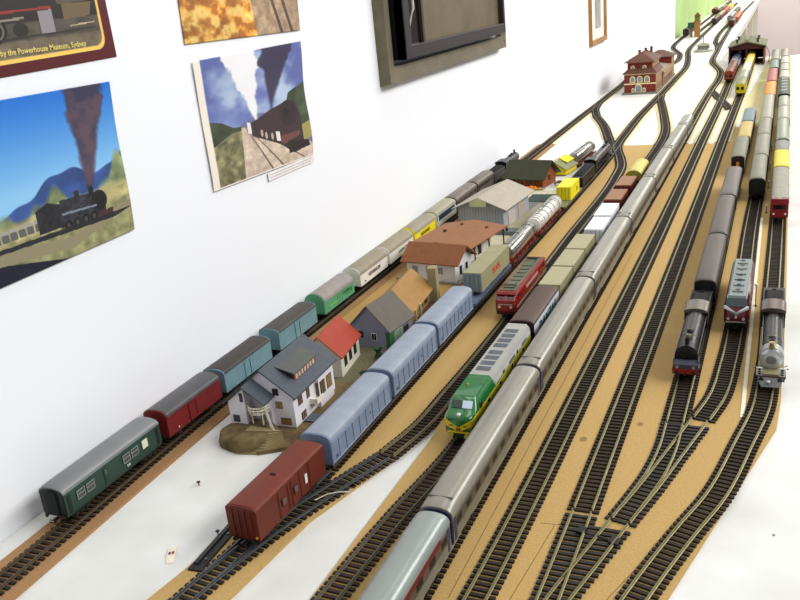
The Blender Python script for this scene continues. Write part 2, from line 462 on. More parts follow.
def picture(name, label, y0, y1, z0, z1, painter, res, curl=None, cat='poster', corners=None, xoff=1.2):
    """flat print fixed to the left wall; y runs to the right of the picture, z up"""
    w, h = res; U, V = np.meshgrid((np.arange(w)+.5)/w, 1-(np.arange(h)+.5)/h)   # V up
    img = np.ones((h, w, 3))*.9; painter(img, U, V)
    img = np.clip(img, 0, 1); linc = np.where(img <= .04045, img/12.92, ((img+.055)/1.055)**2.4)
    me = bpy.data.meshes.new(name); vs = []; fs = []
    cor = corners or [(y0,z1),(y1,z1),(y1,z0),(y0,z0)]
    cy, cz = (y0+y1)/2, z0
    for j in range(h+1):
        for i in range(w+1):
            u, v = i/w, 1-j/h
            ty = (cor[0][0]*(1-u)+cor[1][0]*u)*v + (cor[3][0]*(1-u)+cor[2][0]*u)*(1-v)
            tz = (cor[0][1]*(1-u)+cor[1][1]*u)*v + (cor[3][1]*(1-u)+cor[2][1]*u)*(1-v)
            dx = curl(u, v) if curl else 0
            vs.append(((xoff+dx)*K, (ty-cy)*K, (tz-cz)*K))
    for j in range(h):
        for i in range(w):
            a = j*(w+1)+i; fs.append((a, a+w+1, a+w+2, a+1))
    nb = len(vs)
    me.from_pydata(vs, [], fs)
    at = me.color_attributes.new('ink', 'FLOAT_COLOR', 'CORNER')
    cc = np.repeat(linc.reshape(-1, 3), 4, axis=0); cc = np.hstack([cc, np.ones((len(cc), 1))])
    at.data.foreach_set('color', cc.astype(np.float32).ravel())
    for p in me.polygons: p.use_smooth = True
    m = bpy.data.materials.new('printed_paper'); m.use_nodes = True; nt = m.node_tree
    a = nt.nodes.new('ShaderNodeAttribute'); a.attribute_name = 'ink'
    b = nt.nodes['Principled BSDF']; nt.links.new(a.outputs['Color'], b.inputs['Base Color'])
    b.inputs['Roughness'].default_value = .38
    me.materials.append(m)
    o = bpy.data.objects.new(name, me); COL.objects.link(o); o.location = (-.7, cy*K, cz*K)
    md = o.modifiers.new('thickness', 'SOLIDIFY'); md.thickness = .0004; md.offset = -1
    return tag(o, label, cat)

def noise_mul(img, mask, amp, cells, seed):
    n = fbm(img.shape[0], img.shape[1], cells, seed)-.5
    img[:] = img*(1 + (np.clip(mask,0,1)*n*amp)[..., None])

def paint_valley(img, U, V):            # smoking engine with goods train below blue hills
    t = V[..., None]; img[:] = C('#1d6fd0')*np.clip((V[..., None]-.45)/.55, 0, 1) + C('#8cc4ee')*(1-np.clip((V[..., None]-.45)/.55, 0, 1))
    ridge = .36+.17*np.exp(-((U-.58)/.24)**2)+.22*np.exp(-((U-1.08)/.2)**2)+.012*np.sin(U*31)
    put(img, soft(ridge-V), '#33508c'); noise_mul(img, soft(ridge-V), .6, 10, 2)
    f = .36+.06*np.sin(U*14+1)+.03*np.sin(U*41)+.12*soft(U-.9,.15)
    put(img, soft(f-V, .05), '#7d8a62'); noise_mul(img, soft(f-V), .8, 14, 3)
    put(img, soft(.30+.06*U-V, .04), '#b3aa77'); noise_mul(img, soft(.33-V), .5, 18, 4)
    put(img, soft(.20-V+.05*U, .04), '#8f8f66'); noise_mul(img, soft(.25-V), .6, 22, 5)
    put(img, poly(U, V, [(0,.0),(0,.14),(.5,.0)]), '#191a2c'); put(img, poly(U, V, [(.0,.2),(.55,.12),(1,.22),(1,.18),(.55,.05),(0,.12)]), '#8e866a')
    # wagons, tender, engine
    U0 = U; U = U+.09
    for i in range(9):
        x = .02+i*.05; put(img, poly(U, V, [(x,.23),(x+.042,.225),(x+.042,.29),(x,.30)]), '#5d5f62'); put(img, poly(U, V, [(x,.275),(x+.042,.27),(x+.042,.29),(x,.30)]), '#a09c94')
    put(img, poly(U, V, [(.44,.20),(.60,.20),(.60,.34),(.52,.37),(.44,.34)]), '#23242a')
    put(img, poly(U, V, [(.58,.19),(.90,.17),(.90,.27),(.86,.34),(.60,.36)]), '#2f3038')
    noise_mul(img, poly(U, V, [(.44,.19),(.90,.17),(.90,.3),(.86,.34),(.44,.36)]), 1.2, 40, 8)
    put(img, ell(U, V, .865, .28, .055, .065), '#17171c'); put(img, poly(U, V, [(.80,.32),(.835,.32),(.835,.40),(.80,.40)]), '#1c1a20')
    put(img, poly(U, V, [(.70,.34),(.735,.34),(.735,.385),(.70,.385)]), '#2a282c')
    for x in (.63,.69,.75,.81): put(img, ell(U, V, x, .195, .026, .034), '#14141a'); put(img, ell(U, V, x, .195, .012, .016), '#4a4644')
    put(img, poly(U, V, [(.84,.16),(.95,.18),(.95,.21),(.84,.2)]), '#4a2a2e'); put(img, poly(U, V, [(.60,.265),(.84,.25),(.84,.262),(.60,.28)]), '#77808c')
    put(img, poly(U, V, [(.02,.18),(.95,.14),(1.1,.17),(.95,.175),(.02,.205)]), '#26262c')
    U = U0
    n = fbm(*U.shape, 9, 9)
    c = .735+.10*np.clip(V-.38,0,1)*1.2; w = .014+.20*np.clip(V-.38,0,1)
    sm = soft(w*(.45+1.15*n)-np.abs(U-c), .03)*(V > .38)
    put(img, sm, '#3a3044', .92); put(img, sm*soft(n-.55,.2), '#7a5a5e', .5)
def paint_double(img, U, V):            # two engines, one white and one dark plume
    img[:] = C('#6f86bd'); n = fbm(*U.shape, 4, 21); put(img, soft(n-.5,.3)*soft(V-.35,.2), '#cddbe8', .75); put(img, soft(.47-n,.2)*soft(V-.5,.3), '#54549a', .6)
    put(img, soft(V-.8,.5)*soft(.3-U,.3), '#4d5f92', .4)
    put(img, poly(U, V, [(0,.0),(1,.0),(1,.42),(.72,.45),(.45,.5),(.2,.42),(0,.40)]), '#6a6f95')
    put(img, poly(U, V, [(0,.0),(0,.53),(.1,.5),(.2,.44),(.3,.42),(.3,0)]), '#39412f'); noise_mul(img, poly(U,V,[(0,0),(0,.53),(.3,.4),(.3,0)]), 1., 14, 22)
    put(img, poly(U, V, [(.72,.42),(.8,.6),(1,.66),(1,.2),(.7,.2)]), '#3d4a33'); noise_mul(img, poly(U,V,[(.7,.2),(.8,.6),(1,.66),(1,.2)]), 1., 14, 23)
    put(img, poly(U, V, [(0,.0),(0,.33),(.18,.4),(.28,.4),(.24,.0)]), '#7f7c58'); noise_mul(img, poly(U,V,[(0,0),(0,.33),(.28,.4),(.24,0)]), 1.1, 20, 24)
    put(img, poly(U, V, [(.27,.42),(.30,.42),(1,.12),(1,0),(.24,0)]), '#cdb9a6'); noise_mul(img, poly(U,V,[(.3,.42),(1,.12),(1,0),(.24,0)]), .4, 24, 25)
    for a, b in (((.30,.42),(.52,.0)), ((.32,.41),(.64,.0)), ((.34,.40),(.9,.0))):
        put(img, poly(U, V, [(a[0],a[1]),(a[0]+.008,a[1]),(b[0]+.02,b[1]),(b[0],b[1])]), '#6d5a55')
    put(img, poly(U, V, [(.75,.1),(1,.18),(1,.32),(.8,.28)]), '#a09455')
    put(img, poly(U, V, [(.36,.33),(.46,.28),(.62,.20),(.78,.08),(.90,.10),(.90,.40),(.86,.52),(.74,.53),(.58,.50),(.42,.45),(.37,.44)]), '#3c2a2e')
    put(img, ell(U, V, .77, .43, .10, .11), '#2c2024'); put(img, ell(U, V, .74, .44, .035, .04), '#171116')
    put(img, poly(U, V, [(.62,.26),(.86,.26),(.86,.22),(.66,.18)]), '#6b4440'); put(img, poly(U, V, [(.6,.23),(.64,.22),(.64,.30),(.6,.31)]), '#e8ddd8')
    put(img, poly(U, V, [(.72,.09),(.97,.10),(.95,.16),(.72,.2)]), '#2a1d20')
    for x, s in ((.50,.30),(.46,.33),(.56,.28)): put(img, ell(U, V, x, s, .012, .03), '#b9a79c')
    put(img, poly(U,V,[(.33,.36),(.36,.35),(.36,.44),(.33,.45)]), '#e6e2e6')
    k = fbm(*U.shape, 9, 26)
    c = .425-.07*np.clip(V-.45,0,1)*2; w = .012+.30*np.clip(V-.46,0,1)
    put(img, soft(w*(.35+1.2*k)-np.abs(U-c), .025)*(V > .45), '#f1eff2', .97)
    c = .60+.22*np.clip(V-.52,0,1); w = .012+.36*np.clip(V-.54,0,1)
    put(img, soft(w*(.4+1.1*k)-np.abs(U-c), .035)*(V > .5), '#352d48', .94)
def paint_grass(img, U, V):             # only the bottom band of this print is in the photograph
    img[:] = C('#c98b35'); noise_mul(img, np.ones_like(U), .9, 10, 31)
    n = fbm(*U.shape, 16, 32); put(img, soft(n-.55,.15), '#f0cf7c', .8); put(img, soft(.42-n,.1), '#8a4a1c', .6)
    put(img, poly(U, V, [(.45,1),(.58,.0),(1,.0),(1,1)]), '#a98f73'); noise_mul(img, soft(U-.5,.05), .6, 26, 33)
    for a in (.50,.60): put(img, poly(U, V, [(a,1),(a+.015,1),(a+.33,0),(a+.30,0)]), '#56453d')
    put(img, poly(U, V, [(.62,1),(.66,.5),(.8,.3),(1,.22),(1,1)]), '#33292c'); noise_mul(img, poly(U,V,[(.62,1),(.8,.3),(1,.22),(1,1)]), 1.2, 12, 34)
    put(img, soft(V-.85,.3)*soft(.5-U,.2), '#6e7b52', .7)
def paint_museum(img, U, V):            # close view of a red lined engine in a maroon border
    img[:] = C('#551018'); V0 = V; V = V*2.6
    rr = .035
    def rb(x0, x1, y0, y1, r):
        dx = np.maximum(np.maximum(x0+r-U, U-(x1-r)), 0); dy = np.maximum(np.maximum(y0+r*1.25-V0, V0-(y1-r*1.25)), 0)
        return soft(1-np.sqrt((dx/r)**2+(dy/(r*1.25))**2), .08)
    put(img, rb(-.2,.945,.055,1.3,.05), '#f0c964'); inner = rb(-.2,.93,.078,1.3,.045); put(img, inner, '#4e4840')
    noise_mul(img, inner, .6, 18, 41)
    put(img, inner*soft(V-.62,.02), '#2a2521'); put(img, inner*soft(.40-V,.02), '#6d6150'); noise_mul(img, inner*soft(.4-V), .5, 24, 43)
    put(img, inner*poly(U,V,[(0,.72),(.66,.76),(.66,.79),(0,.76)]), '#8d3328')
    for x, r in ((.16,.10),(.33,.11),(.0,.10)):
        put(img, inner*ell(U,V,x,.55,r*.62,r*1.5), '#1b1917'); put(img, inner*(ell(U,V,x,.55,r*.5,r*1.2)-ell(U,V,x,.55,r*.4,r)), '#6e6a63'); put(img, inner*ell(U,V,x,.6,.018,.045), '#b9ad98')
    put(img, inner*ell(U,V,.47,.53,.04,.09), '#2a2624'); put(img, inner*poly(U,V,[(.05,.60),(.5,.66),(.5,.69),(.05,.63)]), '#8c8579')
    put(img, inner*poly(U,V,[(.58,.45),(.66,.46),(.66,.75),(.58,.74)]), '#8f8990'); put(img, inner*poly(U,V,[(.72,.6),(.88,.62),(.9,.8),(.72,.8)]), '#6d5c41')
    put(img, inner*poly(U,V,[(0,.40),(.9,.44),(.9,.47),(0,.43)]), '#33302c'); put(img, inner*poly(U,V,[(.75,.5),(.9,.52),(.9,.54),(.75,.52)]), '#b5a88b')
    put(img, inner*poly(U,V,[(.70,.8),(.9,.83),(.9,1),(.68,1)]), '#575049')

picture('wall_poster', 'maroon bordered poster of a locomotive with yellow museum caption, cut by the corner', 560, 807, 440, 640, paint_museum, (240,200),
        corners=[(560,640),(806,640),(807,441),(560,436)])
cap = bpy.data.objects.new('lettering', text_data('3265 by the Powerhouse Museum, Sydney', 8.0, 1.0, .1)); COL.objects.link(cap)
cap.data.materials.clear(); cap.data.materials.append(M('#e8d77e', .6))
posters = [o for o in COL.objects if o.name.startswith('wall_poster')]
cap.parent = posters[0]
cap.matrix_local = Matrix(((0,0,1,1.7*K),(1,0,0,(693-683.5)*K),(0,1,0,(459.5-440)*K),(0,0,0,1)))
picture('wall_poster', 'print of a smoking steam engine and goods train under blue sky', 560, 784, 242, 418, paint_valley, (260,220),
        curl=lambda u, v: 1.5+1.2*math.sin(v*7)*u*u, corners=[(560,418),(784,416),(776,245),(560,242)])
picture('wall_poster', 'orange grass print of a railway line, lowest band visible at top edge', 934, 1236, 440, 640, paint_grass, (200,150),
        curl=lambda u, v: 1.+1.*math.sin(v*6)*u, corners=[(945,640),(1244,640),(1235,439),(936,443)])
def framed(p):
    def f(img, U, V):
        img[:] = C('#efe9e2'); a = np.clip((U-.055)/.945, 0, 1); p(img, a, V)
        put(img, soft(.055-U, .01), '#efe6da'); put(img, soft(.012-V,.005), '#efe9e2')
    return f
picture('wall_poster', 'print of a double headed train with white and dark smoke plumes', 943, 1227, 244, 422, framed(paint_double), (260,200),
        curl=lambda u, v: 1.5+2.0*math.sin(v*8)*(u*u+.25*(1-u)**2), corners=[(943,421),(1227,423),(1224,244),(943,250)])
c = thing('caption_strip', 'small white caption strip under the double headed train print', 'caption', (-697.5, 1152, 233))
MB().box(-.3, .1, -71, 71, 0, 12).build('paper', M('#e8e4e4', .6), c)
MB().box(.1, .3, -64, 60, 3.5, 4.3).box(.1, .3, -64, 64, 7.5, 8.3).build('print_line', M('#bdb6b8', .7), c)

# wall display frame (mitred olive frame with a dark box frame standing out of it)
OLIVE = M('#857c63', .45, 0, .12, 30, .4, hex2='#6f6750')
t = thing('display_frame', 'olive brown mitred wall frame with a dark box frame standing inside it', 'frame', (-700, 1516, 315))
def mitre(y0, y1, z0, z1, w, x0, x1):
    out = []
    out.append(MB().loft([[(x0,y0,z0),(x0,y1,z0),(x0,y1-w,z0+w),(x0,y0+w,z0+w)], [(x1,y0+3,z0+3),(x1,y1-3,z0+3),(x1-4,y1-w,z0+w),(x1-4,y0+w,z0+w)]]))
    out.append(MB().loft([[(x0,y0,z0),(x0,y0+w,z0+w),(x0,y0+w,z1-w),(x0,y0,z1)], [(x1,y0+3,z0+3),(x1-4,y0+w,z0+w),(x1-4,y0+w,z1-w),(x1,y0+3,z1-3)]]))
    out.append(MB().loft([[(x0,y1,z0),(x0,y1,z1),(x0,y1-w,z1-w),(x0,y1-w,z0+w)], [(x1,y1-3,z0+3),(x1,y1-3,z1-3),(x1-4,y1-w,z1-w),(x1-4,y1-w,z0+w)]]))
    out.append(MB().loft([[(x0,y0,z1),(x0,y0+w,z1-w),(x0,y1-w,z1-w),(x0,y1,z1)], [(x1,y0+3,z1-3),(x1-4,y0+w,z1-w),(x1-4,y1-w,z1-w),(x1,y1-3,z1-3)]]))
    return out
for s in mitre(0, 782, 0, 420, 33, 0, 22): s.build('frame_rail', OLIVE, t)
bx(0, 3, 30, 755, 30, 390).build('backing_panel', M('#c9ced0', .5), t)
MB().box(3, 14, 36, 44, 44, 400).build('hinge_strip', M('#9aa7b0', .3, .6), t)
DK = M('#332a30', .4, 0, .1, 30, .5)
a0, a1, b0, b1 = 52, 722, 43, 400
bx(3, 38, a0, a0+10, b0, b1).build('box_side', BLACK, t)
for q in ((a0+14, a1-14, b0, b0+24), (a0, a0+30, b0+24, b1)): bx(20, 40, q[0], q[1], q[2], q[3]).build('box_rail', DK, t, bevel=1)
bx(20, 40, a1-14, a1, b0+0, b1).build('box_rail', DK, t, bevel=1)
bx(20, 39.8, a0, a0+16, b0, b0+26).build('box_rail', DK, t)
bx(20, 40, a0, a1, b1, b1+20).build('box_rail', DK, t)
bx(22, 27, a0+30, a0+115, b0+24, b1).build('dark_panel', M('#15100f', .15, 0, .05, 30, .7), t)
bx(20, 33, a0+110, a0+120, b0+24, b1).build('divider', M('#4a403c', .5), t)
bx(22, 26, a0+120, a1-14, b0+24, b1).build('board_panel', M('#746650', .55, 0, .1, 20, .3, hex2='#83745a'), t)
MB().tube([(28,104,b0+60),(33,118,b0+90),(31,124,b1-20)], 3).build('cable', M('#d9d3c4', .5), t)

t = thing('picture_frame', 'small tan framed certificate on the far part of the left wall', 'picture', (-700, 3504, 212))
for s in mitre(0, 320, 0, 330, 20, 0, 14): s.build('frame_rail', M('#c58f52', .45, 0, .15, 20, hex2='#a87438'), t)
bx(0, 4, 16, 304, 16, 314).build('print_sheet', M('#f1ece0', .6), t)
bx(4, 5, 110, 230, 60, 240).build('print_image', M('#c8c4c0', .6, 0, .1, 20, hex2='#9a9ba0'), t)

# ================================================================== rolling stock
# every vehicle: origin at its front end (towards the camera) on the rail tops, y runs along it
def arc(w, z0, rise, n=10, p=2.4):
    """roof curve from (+w,z0) over the top to (-w,z0)"""
    out = []
    for i in range(n+1):
        a = math.pi*i/n; c, s = math.cos(a), math.sin(a)
        out.append((w*math.copysign(abs(c)**(2/p), c), z0+rise*abs(s)**(2/p)))
    return out
def wheelset(parent, y, r=5.6):
    m = MB()
    for s in (-1, 1):
        m.cyl((s*8.6-1.2, y, r), r, 2.4, 'x', 16); m.cyl((s*7.0-.4, y, r), r+.7, .8, 'x', 16)
    m.cyl((-8, y, r), 1.2, 16, 'x', 8)
    # coned onto the rail top
    return m.build('wheelset', WHEEL, parent)
def bogie(parent, y, wb=14, col='#26221f'):
    m = MB()
    for s in (-1, 1):
        m.box(s*12-1, s*12+1, y-wb/2-5, y+wb/2+5, 4.5, 7.8)
        for k in (-1, 1): m.box(s*13-1, s*13+1, y+k*wb/2-2.2, y+k*wb/2+2.2, 3.4, 7)
        m.box(s*13-.8, s*13+.8, y-3, y+3, 3.2, 6.4)
    m.box(-11, 11, y-3, y+3, 5, 8.8)
    b = m.build('bogie', M(col, .6), parent)
    for k in (-1, 1): wheelset(b, y+k*wb/2, 5.2)
    return b
def ends(t, L, bufmat=DARK, y0=0, hook=True):
    for yy, s in ((y0, -1), (y0+L, 1)):
        for k in (-1, 1):
            m = MB(); m.cyl((k*10, yy if s > 0 else yy-3.2, 9.8), 1.0, 3.2, 'y', 8); m.cyl((k*10, yy+2.4*s if s > 0 else yy-3.2, 9.8), 2.2, .8, 'y', 12)
            m.build('buffer', bufmat, t)
        if hook:
            m = MB(); a, b = sorted((yy-2*s, yy+6.3*s)); m.box(-1.6, 1.6, a, b, 5.2, 6.6); a, b = sorted((yy+5.3*s, yy+6.9*s)); m.box(-4, 4, a, b, 4.6, 7.6)
            m.build('coupler', BLACK, t)

def van(label, cat, x, y0, y1, body, roof, W=34, ze=38, rise=6.5, rz=0, group=None, under='#25211f', ribs=0, ribcol=None,
        doors=None, name='goods_van', arch=True, bogies=False, wins=(), rough=.45, frame_ends=True, p=2.3, roofrough=.5, endribs=0, roof_over=0.8, z=5):
    L = y1-y0; t = thing(name, label, cat, (x, y0, z), rz, group); w = W/2
    MB().box(-w, w, 0, L, 10, ze).build('body', M(body, rough), t)
    for yy in (0, L-1.6):
        MB().prism([(-w, ze)]+[(w, ze)]+arc(w, ze, rise, 12, p)[1:-1], yy-.3 if yy == 0 else yy, yy+1.6 if yy == 0 else yy+1.9).build('end_arch' if arch else 'end_panel', M(body if arch else roof, rough), t)
    ro = roof_over
    MB().prism(arc(w+ro, ze-.2, rise+.7, 14, p), 1.6, L-1.6).build('roof', M(roof, roofrough, 0, .14, 40), t)
    MB().box(-w+3, w-3, 1, L-1, 7.6, 10).box(-w+9, w-9, L*.3, L*.7, 4.5, 7.6).build('underframe', M(under, .6), t)
    rc = M(ribcol or body, rough)
    for s in (-1, 1) if ribs else ():
        m = MB()
        for i in range(ribs+1):
            yy = 1+(L-2)*i/ribs
            m.box(*(sorted((s*w, s*(w+.7)))), yy-.6, yy+.6, 10, ze-.6)
        m.build('side_rib', rc, t)
    if doors:
        for s in (-1, 1):
            m = MB(); a, b = sorted((s*w, s*(w+1.1))); m.box(a, b, L*doors[0], L*doors[1], 11, ze-2)
            a, b = sorted((s*(w+1.1), s*(w+1.5)))
            mid = L*(doors[0]+doors[1])/2
            m.build('door', rc, t)
            MB().box(a, b, mid-.4, mid+.4, 12, ze-3).build('door_bar', M(under, .5), t)
    for yy in (-.9, L) if endribs else ():
        m = MB()
        for i in range(endribs):
            xx = -w*.6+w*1.2*i/(endribs-1)
            m.box(xx-.7, xx+.7, yy, yy+.9, 11, ze-1)
        m.build('end_rib', rc, t)
    for wy0, wy1, wz0, wz1, c in wins:
        for s in (-1, 1):
            a, b = sorted((s*w, s*(w+.45))); bx(a, b, wy0, wy1, wz0, wz1).build('window', M(c, .25), t)
    if bogies:
        bogie(t, L*.2); bogie(t, L*.8)
    else:
        wheelset(t, L*.2); wheelset(t, L*.8)
        for yy in (L*.2, L*.8):
            for s in (-1, 1): bx(s*13.5-.8, s*13.5+.8, yy-3.4, yy+3.4, 3.6, 8.5).build('axle_guard', M(under, .6), t)
    if frame_ends: ends(t, L, M(under, .5))
    return t

def coach(label, x, y0, y1, body, roof, W=33, ze=36, rise=9, rz=0, group=None, wincol='#262a2e', band=None, nwin=10, win=(23, 31), p=2.2,
          name='passenger_coach', gang='#2c2b33', metal=0.0, rough=.45, rooflines=0, lower=None, cat='coach', skirt=9, under='#25211f', rroof=.4, winframe=None, z=5, roofmetal=0.0, hump=0, gap=0):
    L = y1-y0; t = thing(name, label, cat, (x, y0, z), rz, group); w = W/2
    prof = [(-w+.8, skirt), (w-.8, skirt), (w, skirt+4)] + arc(w, ze, rise, 14, p) + [(-w, skirt+4)]
    low = [(-w+.8, skirt), (w-.8, skirt), (w, skirt+4), (w, ze), (-w, ze), (-w, skirt+4)]
    MB().prism(low, 0, L).build('body', M(body, rough, metal), t)
    # roof with slightly dipped ends
    rp = arc(w+.4, ze-.2, rise+.4, 18, p); secs = []
    for yy, k in ((0, .80), (3, .93), (9, 1), (L-9, 1), (L-3, .93), (L, .80)):
        secs.append([(a, yy, ze-.2+(b-ze+.2)*k) for a, b in rp])
    MB().loft(secs).build('roof', M(roof, rroof, roofmetal, .08, 30), t)
    if rooflines:
        m = MB()
        for i in range(rooflines):
            a = math.pi*(i+.5)/rooflines; px_, pz_ = arc(w+.4, ze-.2, rise+.4, rooflines*2, p)[2*i+1]
            m.box(px_-.35, px_+.35, 9, L-9, pz_-.6, pz_+.3)
        m.build('roof_rib', M(roof, rroof, roofmetal, .08, 30), t)
    if hump:
        m = MB()
        for i in range(hump):
            yy = L*(i+.7)/(hump+.4); m.cyl((0, yy, ze+rise-.3), 2.2, 1.8, 'z', 10)
        m.build('roof_vent', M(roof, .5), t)
    if band:
        for s in (-1, 1):
            a, b = sorted((s*(w-.1), s*(w+.25))); bx(a, b, .5, L-.5, win[0]-2.5, win[1]+2.5).build('window_band', M(band, .3), t)
    if lower:
        for s in (-1, 1):
            a, b = sorted((s*(w-.1), s*(w+.3))); bx(a, b, .5, L-.5, 13, 16.5).build('waist_stripe', M(lower, .4), t)
    for i in range(nwin):
        yy = 16+(L-32)*i/max(1, nwin-1)
        ww = min(6.5, (L-32)/max(1, nwin-1)*.34)
        for s in (-1, 1):
            a, b = sorted((s*(w-.1), s*(w+.45)))
            q = bx(a, b, yy-ww, yy+ww, win[0], win[1]).build('window', M(wincol, .35, 0, .05, 60, .2), t)
            if winframe:
                a, b = sorted((s*(w+.3), s*(w+.75))); m = MB()
                for f in ((yy-ww-.7, yy-ww, win[0]-.7, win[1]+.7), (yy+ww, yy+ww+.7, win[0]-.7, win[1]+.7), (yy-ww, yy+ww, win[0]-.7, win[0]), (yy-ww, yy+ww, win[1], win[1]+.7), (yy-ww, yy+ww, (win[0]+win[1])/2+.8, (win[0]+win[1])/2+1.4)):
                    m.box(a, b, *f)
                m.build('window_frame', M(winframe, .4), q)
    for s in (-1, 1):
        for yy in (3.2, L-7.8):
            a, b = sorted((s*(w-.1), s*(w+.4))); bx(a, b, yy, yy+4.6, 12, ze-3).build('door', M(gang, .5), t)
    for yy, k in ((0, -1), (L, 1)):
        a, b = sorted((yy, yy+k*2.6))
        MB().prism([(-7, 11), (7, 11)]+arc(7, 33, 5, 8)+[], a, b).build('gangway', M(gang, .7), t)
        a, b = sorted((yy, yy+k*.7))
        MB().prism([(-w+1, skirt+2), (w-1, skirt+2)]+arc(w-1, ze-1, rise*.72, 12, p), a, b).build('end_wall', M(gang, .5), t)
    MB().box(-w+6, w-6, L*.32, L*.68, 4.5, skirt+.5).build('underframe', M(under, .6), t)
    bogie(t, L*.14, 24 if L > 200 else 16); bogie(t, L*.86, 24 if L > 200 else 16)
    ends(t, L, M('#35302d', .5), hook=True)
    return t

def flat(label, x, y0, y1, col, z=5, W=31, rz=0, group=None, high=13, bogies=True, name='flat_wagon', under='#272322'):
    L = y1-y0; t = thing(name, label, 'wagon', (x, y0, z), rz, group); w = W/2
    MB().box(-w, w, 0, L, high-4, high).build('deck', M(col, .5), t)
    MB().box(-6, 6, 2, L-2, high-7.5, high-4).build('underframe', M(under, .6), t)
    m = MB()
    for i in range(int(L//14)+1):
        yy = 3+(L-6)*i/int(L//14)
        for s in (-1, 1): m.box(*sorted((s*w, s*(w+.8))), yy-.7, yy+.7, high-4.5, high+1)
    m.build('stake_pocket', M(col, .5), t)
    if bogies: bogie(t, L*.17); bogie(t, L*.83)
    else: wheelset(t, L*.2); wheelset(t, L*.8)
    ends(t, L, M(under, .5))
    return t
def container(label, x, y0, y1, zb, col, W=30, H=30, ribs=8, text=None, tcol='#d8472a', group=None, rz=0, frame=None, tsize=9):
    L = y1-y0; t = thing('shipping_container', label, 'container', (x, y0, zb), rz, group); w = W/2
    bx(-w, w, 0, L, 0, H).build('body', M(col, .5, 0, .06), t, bevel=.5)
    for s in (-1, 1) if ribs else ():
        m = MB()
        for i in range(ribs+1):
            yy = .8+(L-1.6)*i/ribs
            m.box(*sorted((s*(w-.1), s*(w+.35))), yy-.5, yy+.5, 1, H-1)
        m.build('side_rib', M(col, .5, 0, .06), t)
    d = MB(); d.box(-w+1, -.3, -.5, .1, 1, H-1.5).box(.3, w-1, -.5, .1, 1, H-1.5)
    dd = d.build('end_door', M(frame or col, .5), t)
    b = MB()
    for xx in (-w*.7, -w*.25, w*.25, w*.7): b.cyl((xx, -.8, 1.5), .35, H-4, 'z', 6)
    b.build('lock_rod', STEEL, dd)
    m = MB()
    for a in (-w, w-1.6):
        for yy in (0, L-1.6): m.box(a-.2, a+1.8, yy-.2, yy+1.8, H-1.4, H+.25)
    m.build('corner_casting', M(col, .4), t)
    if text: side_text(text, tsize, L*.5, H*.5, w+.5, M(tcol, .5), t)
    return t

GREY_V = '#5b5856'
# ---------------------------------------------------------------- wall train (x about -648)
SIL = '#8e9293'
t = coach('dark green coach with grey roof, foremost on the wall side track', -654, 531, 684, '#2c4a3f', SIL, W=32, ze=35, rise=8.5, nwin=0, gang='#17211f', rz=math.radians(.5), rroof=.45, roofmetal=.3)
for a, b in ((17, 27), (31, 41), (88, 98), (102, 112)):
    q = bx(16.4, 16.9, a, b, 20.5, 29).build('window', glass('#232c2e'), t)
    m = MB()
    for f in ((a-.8, a, 19.8, 29.8), (b, b+.8, 19.8, 29.8), (a, b, 19.8, 20.5), (a, b, 29, 29.8), (a, b, 25, 25.7)): m.box(16.8, 17.2, *f)
    m.build('window_frame', M('#9aa09c', .4), q)
    bx(-16.9, -16.4, a, b, 20.5, 29).build('window', glass('#232c2e'), t)
bx(16.4, 17.0, 120, 129, 20, 30).build('window_blind', M('#d9dcc4', .6), t)
bx(16.4, 16.8, 57, 63, 13, 31).build('door', M('#274238', .5), t)
bx(16.4, 16.9, 59, 61, 24, 29).build('window', M('#6d7570', .3), t)
side_text('DB', 4.0, 94, 15.6, 17.0, M('#cfe3d2', .5), t)
m = MB().box(-16, 2, -7, -5.8, 6.4, 7.4); m.box(-4, -2, -6, 0, 6.2, 7.4); m.build('coupling_bar', M('#d9dad2', .5), t)

t = van('red goods van with dark grey roof behind the green coach', 'wagon', -654.5, 697, 806, '#7d2020', '#5a595c', W=33, ze=36, rise=7.5, ribs=0, doors=(.38, .62), rz=math.radians(.2), roofrough=.35)
side_text('A', 4, 17, 16, 18.4, M('#e8e4dc', .5), t)
van('first light blue van with dark brown roof beside the white villa', 'wagon', -655, 817, 931, '#7da4ae', '#433d3a', W=33, ze=36, rise=6, ribs=0, doors=(.4, .62))
van('second light blue van with dark brown roof behind the villa ridge', 'wagon', -656, 956, 1068, '#7da4ae', '#4b4642', W=33, ze=36, rise=6, ribs=0, doors=(.4, .62))
def arched(label, y0, y1, body, roof, txt=None, tc='#222222', ts=8, sub=None, x=-659):
    t = van(label, 'wagon', x, y0, y1, body, roof, W=35, ze=30, rise=13, p=2.0, doors=None, ribs=0)
    L = y1-y0
    for a, b in ((L*.42, L*.58),):
        m = MB(); m.box(17.5, 17.9, a, a+.8, 11, 29).box(17.5, 17.9, b, b+.8, 11, 29).box(17.5, 17.9, (a+b)/2, (a+b)/2+.5, 11, 29); m.build('door_joint', M(body, .4), t)
    if txt: side_text(txt, ts, L*.5, 21, 17.9, M(tc, .5), t, 1.05)
    if sub: side_text(sub, 4.2, L*.16, 14.5, 17.9, M('#3a3a3a', .5), t)
    return t
t = arched('light green refrigerator van with arched green end', 1098, 1204, '#62b184', '#a59d98', None)
side_text('Carlsberg', 8.5, 80, 23, 17.9, M('#1f7a3c', .5), t); bx(17.5, 17.9, 74, 97, 17, 18).build('underline', M('#1f7a3c', .5), t)
side_text('HANOMAG', 5, 30, 17.5, 17.9, M('#9ae068', .5), t)
arched('white van with brown block lettering behind the green van', 1230, 1344, '#e4e2da', '#a39880', 'HENNINGER', '#6a2a20', 8.5, 'DB')
arched('white van with green script lettering behind the other white van', 1354, 1470, '#e2e1d6', '#a69c82', 'Landliebe', '#3a7a44', 8)
